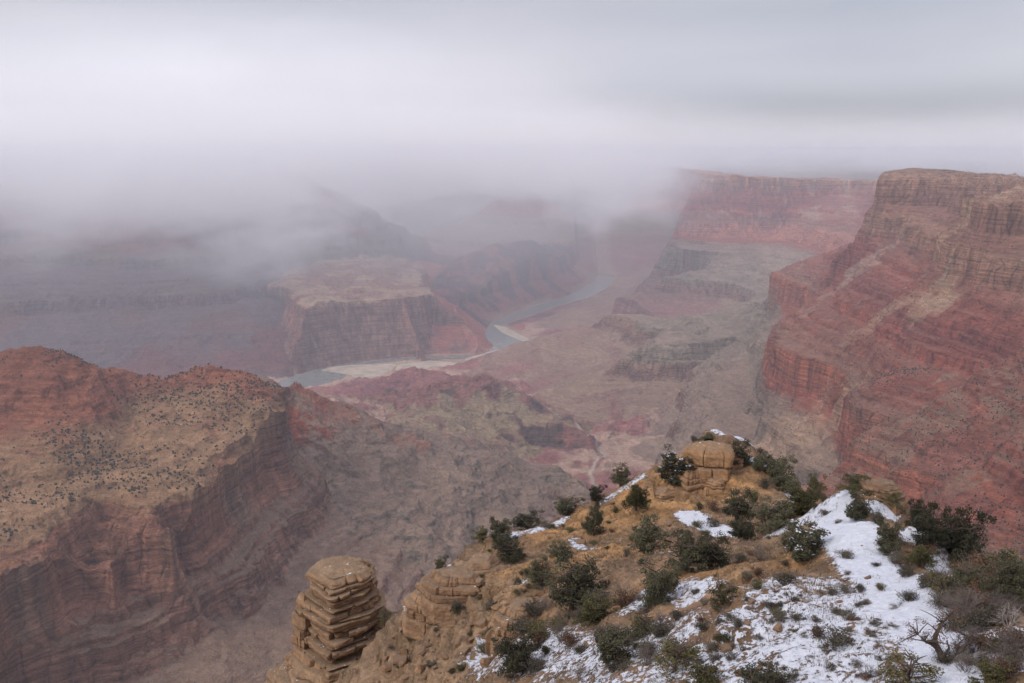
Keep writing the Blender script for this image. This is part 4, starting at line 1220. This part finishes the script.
class MB:
    def __init__(s): s.v = []; s.f = []; s.m = []
    def tube(s, pts, radii, n=6, mi=0):
        prev = None
        for i, (p, r) in enumerate(zip(pts, radii)):
            p = Vector(p)
            d = (Vector(pts[min(i + 1, len(pts) - 1)]) - Vector(pts[max(i - 1, 0)]))
            if d.length < 1e-6: d = Vector((0, 0, 1))
            d.normalize()
            a = d.orthogonal().normalized(); b = d.cross(a)
            ring = []
            for k in range(n):
                an = 2 * math.pi * k / n
                s.v.append(tuple(p + (a * math.cos(an) + b * math.sin(an)) * r)); ring.append(len(s.v) - 1)
            if prev:
                for k in range(n):
                    s.f.append((prev[k], prev[(k + 1) % n], ring[(k + 1) % n], ring[k])); s.m.append(mi)
            prev = ring
        s.f.append(tuple(prev)); s.m.append(mi)
    def leaf(s, p, size, rr, mi=0, up=None):
        d = Vector((rr.gauss(0, 1), rr.gauss(0, 1), rr.gauss(0, .8))).normalized()
        if up: d = (d * 0.5 + Vector(up)).normalized()
        a = d.orthogonal().normalized(); a.rotate(Matrix.Rotation(rr.uniform(0, 6.28), 3, d)); b = d.cross(a)
        l_ = size * rr.uniform(.7, 1.4); w_ = size * rr.uniform(.35, .7)
        P = [p - a * l_ * .5, p + b * w_ * .5, p + a * l_ * .5, p - b * w_ * .5]
        i = len(s.v); s.v += [tuple(q) for q in P]; s.f.append((i, i + 1, i + 2, i + 3)); s.m.append(mi)
    def mesh(s, name, mats):
        me = bpy.data.meshes.new(name); me.from_pydata(s.v, [], s.f)
        for m in mats: me.materials.append(m)
        me.polygons.foreach_set('material_index', s.m); me.update()
        return me
def tree_meshes(seed, leafm, shape='round', clumps=46, snow=0.0, per=70):
    """unit tree, 1 high, about 1 wide"""
    rr = random.Random(seed); tb = MB(); cb = MB()
    lean = (rr.uniform(-.1, .1), rr.uniform(-.1, .1))
    nst = rr.choice((1, 2, 2, 3))
    tips = []
    for s_ in range(nst):
        a0 = rr.uniform(0, 6.28); sp_ = 0.06 if nst > 1 else 0
        pts = [(0, 0, -0.12)]; p = Vector((math.cos(a0) * sp_ * .4, math.sin(a0) * sp_ * .4, 0)); d = Vector((math.cos(a0) * sp_ * 4 + lean[0], math.sin(a0) * sp_ * 4 + lean[1], 1)).normalized()
        for k in range(6):
            pts.append(tuple(p)); p = p + d * 0.13; d = (d + Vector((rr.uniform(-.25, .25), rr.uniform(-.25, .25), 0))).normalized()
        tb.tube(pts, [.05, .042, .034, .027, .02, .014, .008])
        for k in range(2, 7):
            for _ in range(3):
                q = Vector(pts[k]); a = rr.uniform(0, 6.28)
                ln = (rr.uniform(.28, .48) if shape != 'tall' else rr.uniform(.18, .3)) * (1.15 - k * .09)
                e = q + Vector((math.cos(a) * ln, math.sin(a) * ln, rr.uniform(-.02, .22)))
                mid = (q + e) / 2 + Vector((0, 0, rr.uniform(-.03, .04)))
                tb.tube([tuple(q), tuple(mid), tuple(e)], [.014, .009, .004], 4)
                tips.append(e); tips.append(mid * .3 + e * .7)
        tips.append(Vector(pts[-1]))
    for _ in range(int(clumps * 1.9)):
        c_ = rr.choice(tips) * rr.uniform(.55, 1.08) + Vector((rr.gauss(0, .05), rr.gauss(0, .05), rr.gauss(0, .04)))
        if c_.z < 0.06: c_.z = 0.06 + rr.random() * .12
        r_ = rr.uniform(.07, .14)
        for _ in range(per):
            q = Vector((rr.gauss(0, 1), rr.gauss(0, 1), rr.gauss(0, 1))).normalized() * r_ * (rr.random() ** .4)
            q.z *= .75
            cb.leaf(c_ + q, .042, rr, 0)
        if rr.random() < snow:
            for _ in range(5):
                q = Vector((rr.uniform(-1, 1) * r_ * .5, rr.uniform(-1, 1) * r_ * .5, r_ * .62))
                cb.leaf(c_ + q, .055, rr, 1, up=(0, 0, 1.5))
    return tb.mesh('trunk', [M_BARK]), cb.mesh('crown', [leafm, M_SNOWB])
TREES = {
    'pine': [tree_meshes(s_, M_JUN, 'tall', 60, 0.0) for s_ in (1, 2)],
    'juniper': [tree_meshes(s_, M_JUN, 'round', 50, 0.0) for s_ in (3, 4, 5, 6)],
    'snowy': [tree_meshes(s_, M_JUN, 'round', 50, 0.22) for s_ in (7, 8)],
    'olive': [tree_meshes(s_, M_OLV, 'round', 44, 0.0) for s_ in (9, 10, 11)],
    'thin': [tree_meshes(s_, M_OLV, 'round', 17, 0.0, 50) for s_ in (12, 13)],
}
def shrub_mesh(seed, leafm, n=1500, flat=.55):
    rr = random.Random(seed); b = MB()
    for _ in range(16):
        a = rr.uniform(0, 6.28); l_ = rr.uniform(.25, .48)
        e = (math.cos(a) * l_, math.sin(a) * l_, rr.uniform(.2, flat))
        b.tube([(0, 0, -.1), (e[0] * .5, e[1] * .5, e[2] * .55), e], [.02, .012, .004], 3, 1)
    cl = [(math.cos(a) * r_, math.sin(a) * r_, h_) for a, r_, h_ in [(rr.uniform(0, 6.28), rr.uniform(.0, .38), rr.uniform(.1, flat * .8)) for _ in range(14)]]
    for _ in range(n):
        c_ = Vector(rr.choice(cl)); q = Vector((rr.gauss(0, .09), rr.gauss(0, .09), rr.gauss(0, .07)))
        p = c_ + q
        if p.z < 0: p.z = -p.z
        b.leaf(p, .05, rr, 0)
    return b.mesh('shrub', [leafm, M_TWIG])
SHRUBS = {'sage': [shrub_mesh(s_, M_SAGE) for s_ in (21, 22, 23, 24)], 'rust': [shrub_mesh(s_, M_RUST) for s_ in (25, 26)], 'green': [shrub_mesh(s_, M_OLV) for s_ in (27, 28)]}
def bare_mesh(seed, mat, n=46):
    rr = random.Random(seed); b = MB()
    def grow(p, d, l_, r_, lev):
        q = p + d * l_ * .5 + Vector((rr.gauss(0, .02), rr.gauss(0, .02), 0)); e = q + (d + Vector((rr.gauss(0, .2), rr.gauss(0, .2), .08))).normalized() * l_ * .5
        b.tube([tuple(p), tuple(q), tuple(e)], [r_, r_ * .75, r_ * .5], 3)
        if lev > 0:
            for _ in range(rr.randint(3, 4)):
                nd = (d + Vector((rr.gauss(0, .55), rr.gauss(0, .55), rr.gauss(0, .3)))).normalized()
                st = q + (e - q) * rr.random()
                grow(st, nd, l_ * rr.uniform(.5, .75), r_ * .5, lev - 1)
    for _ in range(11):
        a = rr.uniform(0, 6.28); k = rr.uniform(.2, 1.1)
        grow(Vector((0, 0, -.05)), Vector((math.cos(a) * k, math.sin(a) * k, 1)).normalized(), rr.uniform(.35, .5), .014, 3)
    return b.mesh('bush', [mat])
BARE = {'grey': [bare_mesh(41, M_TWIG), bare_mesh(42, M_TWIG)], 'pale': [bare_mesh(43, M_PALE)]}

def px_to_m(x, y, z, px):
    depth = y * cP - (z - CZ) * sP
    return px * depth / FPX
rt = random.Random(99)
def put_tree(u, v, hpx, wpx, kind, label, name='juniper_tree', cat='tree'):
    x, y, z = surf(u, v)
    h_ = px_to_m(x, y, z, hpx) / 0.93; w_ = px_to_m(x, y, z, wpx)
    o = bpy.data.objects.new(name, None); COL.objects.link(o)
    o.location = (x, y, z - 0.05); o.rotation_euler = (0, 0, rt.uniform(0, 6.28)); w_ *= 1.32; h_ *= 1.10; o.scale = (w_, w_ * rt.uniform(.85, 1.1), h_)
    tm, cm = rt.choice(TREES[kind])
    link('trunk', tm, o); link('crown', cm, o)
    tag(o, label, cat, 'junipers and pinyons of the promontory')
    return o
P_ = 'juniper_tree'
for t_ in [
 (621, 484, 22, 20, 'juniper', 'round juniper alone on the left skyline of the orange knoll'),
 (596, 503, 19, 18, 'juniper', 'small juniper on the skyline, below the round skyline juniper'),
 (566, 513, 18, 28, 'juniper', 'wide low juniper pair on the orange skyline above a snow streak'),
 (527, 527, 15, 32, 'juniper', 'flat spreading juniper row on the left skyline'),
 (501, 543, 25, 24, 'juniper', 'dark upright juniper at the left skyline clump'),
 (511, 561, 27, 30, 'juniper', 'large juniper just below the left skyline clump'),
 (482, 541, 14, 16, 'olive', 'small olive juniper at the left end of the skyline clump'),
 (441, 576, 20, 12, 'juniper', 'narrow juniper on the rocky edge beside a snow streak'),
 (594, 536, 31, 20, 'juniper', 'tall narrow juniper on bare orange earth under the skyline'),
 (636, 511, 30, 24, 'olive', 'ragged juniper on the orange knoll with snow flecks around it'),
 (673, 484, 32, 34, 'snowy', 'darkest juniper of the orange knoll, snow in its crown'),
 (706, 443, 10, 18, 'juniper', 'little juniper perched on the orange rock outcrop'),
 (560, 561, 22, 22, 'juniper', 'compact juniper in the middle of the orange slope'),
 (540, 587, 30, 26, 'juniper', 'dark juniper left of the biggest one on the orange slope'),
 (578, 607, 50, 50, 'juniper', 'biggest bushy juniper in the middle of the orange slope'),
 (650, 554, 38, 36, 'juniper', 'broad juniper between orange earth and the first snow patch'),
 (684, 570, 42, 38, 'juniper', 'dense juniper right below the bright snow patch'),
 (661, 602, 40, 42, 'juniper', 'wide juniper in the thicket left of the gully snow'),
 (519, 672, 46, 42, 'juniper', 'dark round juniper alone on thin snow low on the left'),
 (614, 668, 44, 40, 'juniper', 'deep green juniper standing in the lower speckled snow'),
 (594, 624, 30, 40, 'olive', 'olive juniper squeezed below the biggest one'),
 (672, 676, 42, 44, 'thin', 'open branched juniper with bare limbs over the lower snow'),
 (640, 640, 34, 30, 'thin', 'sparse greyish juniper in the lower thicket'),
 (710, 568, 34, 34, 'juniper', 'juniper at the right end of the middle thicket'),
 (722, 604, 30, 34, 'thin', 'thin juniper beside the brown outcrop'),
 (738, 468, 28, 24, 'juniper', 'juniper leaning on the right side of the orange outcrop'),
 (760, 472, 18, 20, 'juniper', 'small juniper in the snow behind the orange outcrop'),
 (782, 491, 36, 32, 'juniper', 'dark juniper on the right shoulder of the orange knoll'),
 (737, 520, 32, 28, 'juniper', 'juniper in the hollow under the orange outcrop'),
 (796, 514, 30, 38, 'olive', 'olive coloured wide juniper in the notch between the knolls'),
 (813, 497, 26, 20, 'olive', 'upright olive juniper at the gap between the two knolls'),
 (773, 529, 32, 36, 'juniper', 'dark low juniper filling the hollow left of the snow crest'),
 (745, 540, 22, 28, 'juniper', 'small juniper at the bottom of the hollow'),
 (803, 559, 36, 56, 'snowy', 'widest juniper, flecked with snow, left of the snow strip'),
 (854, 492, 20, 38, 'olive', 'olive flat topped juniper on the crest of the snowy knoll'),
 (856, 522, 32, 24, 'juniper', 'dark juniper at the top right of the snow strip'),
 (889, 555, 34, 30, 'juniper', 'dark juniper halfway down the right side of the snow strip'),
 (893, 506, 16, 20, 'olive', 'small olive juniper right of the snowy crest'),
 (917, 520, 30, 24, 'juniper', 'juniper on the right edge, left of the tall dark tree'),
 (957, 566, 62, 46, 'juniper', 'tallest dark juniper against the red slope'),
 (931, 550, 42, 34, 'juniper', 'dark juniper touching the left side of the tallest one'),
 (920, 566, 24, 26, 'olive', 'low olive juniper in front of the two tall dark ones'),
 (944, 596, 30, 30, 'thin', 'sparse tree below the tallest juniper'),
 (1004, 606, 52, 40, 'juniper', 'big dark juniper at the right edge above the pale twigs'),
 (968, 590, 28, 26, 'juniper', 'juniper between the tallest tree and the right edge'),
 (1020, 596, 30, 30, 'juniper', 'juniper cut by the right edge of the view'),
 (902, 690, 42, 54, 'thin', 'low gnarled juniper at the bottom, left of the twisted snag'),
 (765, 690, 26, 50, 'juniper', 'juniper top showing at the bottom edge below the snow field'),
 (700, 690, 30, 40, 'olive', 'olive juniper at the bottom edge in thin snow'),
 (986, 690, 30, 34, 'olive', 'olive bush-like juniper at the bottom right of the snow strip'),
 (383, 592, 22, 12, 'thin', 'thin little juniper growing beside the rock tower'),
]:
    put_tree(*t_)

def put_shrub(u, v, wpx, kind, label, group=None, name='shrub', cat='shrub', tall=1.0, lib=None):
    x, y, z = surf(u, v)
    w_ = px_to_m(x, y, z, wpx)
    o = link(name, rt.choice((lib or SHRUBS)[kind]))
    o.location = (x, y, z - 0.02); o.rotation_euler = (0, 0, rt.uniform(0, 6.28)); o.scale = (w_, w_, w_ * rt.uniform(.8, 1.05) * tall)
    tag(o, label, cat, group)
    return o
for s_ in [
 (837, 648, 40, 'sage', 'big grey green shrub in the middle of the snow field', 1.0), (817, 640, 20, 'rust', 'rusty shrub touching the big grey green one', 1.5), (786, 586, 32, 'sage', 'wide grey shrub at the upper left of the snow field', .8),
 (738, 628, 18, 'sage', 'grey shrub at the left edge of the thin snow', 1.0), (908, 604, 24, 'sage', 'grey shrub at the right border of the snow strip, halfway down', 1.2), (848, 576, 12, 'rust', 'little brown shrub on the left border of the snow strip', 1.0),
 (876, 568, 12, 'sage', 'grey tuft in the bright upper snow strip', 1.0), (899, 610, 22, 'sage', 'flat grey shrub lying across the snow strip', .5), (893, 630, 22, 'sage', 'wide flat shrub in the lower snow strip', .5), (860, 608, 18, 'sage', 'twin-lobed grey shrub left of the snow strip', .8),
 (855, 622, 14, 'rust', 'brown shrub near the twin-lobed one', .9), (872, 640, 15, 'sage', 'small grey shrub between strip and snow field', .9), (960, 655, 18, 'sage', 'dark shrub right beside the twisted snag', .8), (845, 560, 22, 'sage', 'grey bush at the head of the bare orange patch', .9), (877, 524, 22, 'sage', 'greyish bush next to the dark juniper on the crest', 1.2),
 (838, 525, 12, 'green', 'green tuft on the clean snow crest', .9), (925, 590, 26, 'sage', 'grey bush above the bare twiggy thicket', 1.1), (905, 580, 22, 'sage', 'grey bush in the row right of the snow strip', 1.2), (895, 565, 20, 'sage', 'grey bush at the foot of the halfway juniper', 1.2)]:
    put_shrub(s_[0], s_[1], s_[2], s_[3], s_[4], tall=s_[5])
for s_ in [(962, 628, 52, 'grey', 'large bare twiggy bush right of the snow strip', 1.0), (1008, 628, 34, 'pale', 'pale whitish bare bush by the right edge', 1.0), (935, 585, 28, 'grey', 'bare bush under the two tall dark junipers', 1.0), (1000, 665, 40, 'grey', 'bare bush at the lower right corner', .9),
           (622, 597, 24, 'grey', 'grey bare bush beside the big juniper of the orange slope', 1.0), (560, 640, 34, 'grey', 'pale grey bare bush above the lower left snow', .8), (990, 600, 30, 'grey', 'bare bush leaning on the big right-hand juniper', 1.0), (645, 668, 26, 'grey', 'bare bush in the lower speckled snow', 1.0),
           (868, 680, 26, 'grey', 'dry bare twigs at the bottom of the snow field', 1.0), (760, 560, 26, 'grey', 'dark bare bush in the hollow between the knolls', .8), (975, 655, 40, 'grey', 'bare bush just right of the twisted snag', .9), (600, 640, 22, 'grey', 'small bare bush between the lower junipers', 1.0)]:
    put_shrub(s_[0], s_[1], s_[2], s_[3], s_[4], name='bare_bush', cat='bush', tall=s_[5], lib=BARE)
for _ in range(38):
    put_shrub(rt.uniform(945, 1024), rt.uniform(570, 683), rt.uniform(20, 42), 'grey', 'grey bare bush in the thicket on the right edge', 'bare bushes of the right thicket', name='bare_bush', cat='bush', tall=rt.uniform(.7, 1), lib=BARE)
for _ in range(14):
    put_shrub(rt.uniform(520, 700), rt.uniform(610, 683), rt.uniform(14, 28), 'grey', 'grey bare bush in the lower juniper thicket', 'bare bushes of the lower thicket', name='bare_bush', cat='bush', tall=rt.uniform(.6, .9), lib=BARE)
ZS = [((770, 900), (590, 683), 70, (6, 15), {'sage': 6, 'rust': 3, 'green': 1}, 'small grey brown tuft on the snow field', 'tufts on the snow field'),
      ((930, 1024), (545, 683), 62, (20, 42), {'sage': 6, 'rust': 3, 'green': 2}, 'grey shrub in the thicket right of the snow strip', 'shrubs right of the snow strip'),
      ((690, 790), (560, 683), 34, (7, 18), {'sage': 5, 'rust': 2, 'green': 2}, 'grey shrub on the brown patch left of the snow field', 'shrubs left of the snow field'),
      ((480, 690), (600, 683), 48, (10, 28), {'sage': 5, 'rust': 2, 'green': 4}, 'low shrub among the junipers of the lower slope', 'shrubs of the lower slope'),
      ((480, 700), (500, 600), 36, (5, 12), {'sage': 4, 'green': 4, 'rust': 1}, 'small tuft on the open orange slope', 'tufts on the orange slope'),
      ((390, 480), (570, 683), 22, (5, 16), {'sage': 4, 'green': 4}, 'small shrub on the rocky left flank', 'shrubs of the rocky flank'),
      ((690, 830), (440, 560), 40, (6, 18), {'sage': 4, 'green': 5, 'rust': 1}, 'low shrub around the orange knoll and its hollow', 'shrubs of the orange knoll'),
      ((835, 960), (485, 560), 22, (6, 16), {'sage': 5, 'green': 3}, 'low shrub on the crest of the snowy knoll', 'shrubs of the snowy crest')]
SPTS = SNOW[0][2]
for (u0, u1), (v0, v1), n_, (w0, w1), kinds_, lab, grp in ZS:
    bag = [k for k, m_ in kinds_.items() for _ in range(m_)]
    for _ in range(n_):
        u = rt.uniform(u0, u1); v = rt.uniform(v0, v1)
        if u < 500 and v < 720 - (u - 300) * 0.95: continue
        x, y, z = surf(u, v)
        on = float(strips(np.array([x]), np.array([y]), SNOW[:1])[0])
        if on > 0.4 and rt.random() < 0.85: continue
        if y > 163: continue
        put_shrub(u, v, (w0 + (w1 - w0) * rt.random() ** 1.4) * 1.25, rt.choice(bag), lab, grp, tall=rt.uniform(.7, 1.2))

# dry grass and twigs standing through the snow
gb_ = np.random.RandomState(77)
gx_, gy_ = [], []
for _ in range(60000):
    d_g = gb_.uniform(44, 150); a_g = gb_.uniform(-.12, .53)
    gx_.append(d_g * math.sin(a_g)); gy_.append(d_g * math.cos(a_g))
gx_ = np.array(gx_); gy_ = np.array(gy_)
on_ = strips(gx_, gy_, SNOW[:1])
cl_ = fbm(gx_, gy_, 5, 3, 501)
keep = (gb_.rand(len(gx_)) < np.clip(0.35 + cl_ * 0.5, 0.02, 1) * (1 - 0.93 * on_))
gx_, gy_ = gx_[keep][:26000], gy_[keep][:26000]
gz_ = fg_height(gx_, gy_)
n_g = len(gx_); nb_ = 5
hh = gb_.uniform(.10, .34, (n_g, nb_)); aa = gb_.uniform(0, 6.28, (n_g, nb_)); ww = gb_.uniform(.02, .05, (n_g, nb_)); ln_ = gb_.uniform(.05, .28, (n_g, nb_))
bx = gx_[:, None] + gb_.normal(0, .10, (n_g, nb_)); by = gy_[:, None] + gb_.normal(0, .10, (n_g, nb_)); bz = np.repeat(gz_[:, None], nb_, 1)
pv = np.stack([np.stack([bx - np.sin(aa) * ww, by + np.cos(aa) * ww, bz - .05], -1), np.stack([bx + np.sin(aa) * ww, by - np.cos(aa) * ww, bz - .05], -1), np.stack([bx + np.cos(aa) * ln_, by + np.sin(aa) * ln_, bz + hh], -1)], 2)
gf = np.arange(n_g * nb_ * 3).reshape(-1, 3)
M_GRASS = flat_mat('dry_grass', (.17, .125, .085))
tag(link('dry_grass', raw_mesh('dry_grass', pv.reshape(-1, 3), gf, M_GRASS)), 'dry brown grass standing through thin snow and soil', 'grass', kind='stuff')

# twisted snag by the snow strip
sx, sy, sz = surf(943, 664)
snag = bpy.data.objects.new('twisted_juniper', None); COL.objects.link(snag); snag.location = (sx, sy, sz)
tag(snag, 'twisted half dead juniper forking low over the snow strip', 'tree')
m1 = px_to_m(sx, sy, sz, 1.0)
def S_(a, b, dd=0): return (a * m1, dd * m1, b * m1)
tb = MB()
tb.tube([S_(2, -4), S_(0, 4), S_(-4, 12, 2), S_(-9, 22, 4), S_(-8, 32, 2), S_(-4, 44, 0), S_(0, 52, -3)], [4.2 * m1, 3.6 * m1, 3.2 * m1, 2.6 * m1, 2.0 * m1, 1.3 * m1, .5 * m1], 8)
tb.tube([S_(1, 2), S_(6, 7, -2), S_(14, 14, -3), S_(20, 22, -2), S_(22, 28, 0)], [3.2 * m1, 2.6 * m1, 2.2 * m1, 1.6 * m1, .9 * m1], 8)
tb.tube([S_(-5, 14, 1), S_(-14, 22, -2), S_(-22, 26, -4), S_(-30, 34, -5)], [2.2 * m1, 1.8 * m1, 1.3 * m1, .6 * m1], 7)
tb.tube([S_(1, 8), S_(6, 15, 3), S_(4, 22, 5)], [1.5 * m1, 1.1 * m1, .5 * m1], 6)
rr = random.Random(5)
tips = [S_(-30, 34, -5), S_(-22, 26, -4), S_(0, 52, -3), S_(-4, 44, 0), S_(-8, 34, 2), S_(22, 28, 0)]
ends = []
for tp in tips:
    for _ in range(9):
        e = Vector(tp) + Vector((rr.gauss(0, 9), rr.gauss(0, 7), rr.gauss(3, 6))) * m1
        tb.tube([tp, tuple((Vector(tp) + e) / 2 + Vector((0, 0, 1.2 * m1))), tuple(e)], [.7 * m1, .5 * m1, .25 * m1], 4); ends.append(e)
link('trunk', tb.mesh('trunk', [M_BARK]), snag)
cb = MB()
for e in ends:
    if e.x > 12 * m1 or rr.random() < .25: continue
    for _ in range(46):
        cb.leaf(e + Vector((rr.gauss(0, 2.4), rr.gauss(0, 2.4), rr.gauss(0, 1.8))) * m1, 1.5 * m1, rr, 0)
link('crown', cb.mesh('crown', [M_RUST]), snag)

# ------------------------------------------------------------------ far scrub, too many and too small to count
def scrub(name, label, pts, s0, s1, mat, seed):
    rr = np.random.RandomState(seed)
    ico = [(0, 0, .75), (.5, 0, .3), (.15, .48, .35), (-.42, .3, .28), (-.4, -.32, .34), (.16, -.5, .3), (.3, .15, -.2), (-.3, .1, -.2), (0, -.3, -.2)]
    fc = [(0, 1, 2), (0, 2, 3), (0, 3, 4), (0, 4, 5), (0, 5, 1), (1, 6, 2), (2, 7, 3), (3, 7, 4), (4, 8, 5), (5, 6, 1), (2, 6, 7), (4, 7, 8), (5, 8, 6)]
    ico = np.array(ico); fc = np.array(fc)
    n = len(pts); sc = s0 + (s1 - s0) * rr.rand(n) ** 2
    jit = 1 + rr.uniform(-.3, .3, (n, len(ico), 3))
    v_ = (ico[None] * jit) * sc[:, None, None] + pts[:, None, :]
    f_ = fc[None] + (np.arange(n) * len(ico))[:, None, None]
    me = raw_mesh(name, v_.reshape(-1, 3), f_.reshape(-1, 3), mat)
    tag(link(name, me), label, 'scrub', kind='stuff')
M_FAR = flat_mat('far_scrub', (.045, .042, .028))
rs_ = np.random.RandomState(12)
def pick(feat, cond, n, clump=0.6):
    ki = [f[0] for f in FEATS].index(feat)
    m_ = (GK == ki) & cond
    ids = np.nonzero(m_.ravel())[0]
    px_, py_, pz_ = GX.ravel()[ids], GY.ravel()[ids], GZ.ravel()[ids]
    dens = np.clip(0.5 + clump * fbm(px_, py_, 160, 3, 401), 0.03, None)
    # even per ground area: weight by cell size
    R0 = np.hypot(px_, py_)
    dr_ = np.gradient(Rg, axis=1).ravel()[ids]
    wgt = dens * R0 * np.abs(dr_); wgt /= wgt.sum()
    ch = rs_.choice(len(ids), n, p=wgt)
    jx = rs_.uniform(-1.5, 1.5, n); jy = rs_.uniform(-1.5, 1.5, n)
    return np.stack([px_[ch] + jx, py_[ch] + jy, pz_[ch] + .2], -1)
infr = (np.abs(AZg) < 0.55)
scrub('butte_scrub', 'dark scrub dotted over the crown of the red butte', pick('red_cliff_butte', infr & (GZ > 785), 5600, 1.7), 1.2, 6.4, M_FAR, 1)
scrub('slope_scrub', 'sparse scrub on the brown slope below the butte cliff', np.concatenate([pick('red_cliff_butte', infr & (GZ < 640), 500), pick('brown_ridge', infr, 900)]), 1.2, 3.2, M_FAR, 2)
scrub('spur_scrub', 'dark scrub dotted over the red spur', pick('shrubby_spur', infr & (Rg < 2600), 5200, 1.0), 1.5, 4.8, M_FAR, 3)
scrub('headland_scrub', 'dark scrub on the ledges of the red headland', np.concatenate([pick('near_headland', infr & (Rg < 3600), 1500), pick('headland_wall', infr & (Rg < 3000), 900), pick('headland_wall', infr & (GZ > 1285), 1500), pick('near_headland', infr & (GZ > 1270), 500)]), 1.5, 4.5, M_FAR, 4)
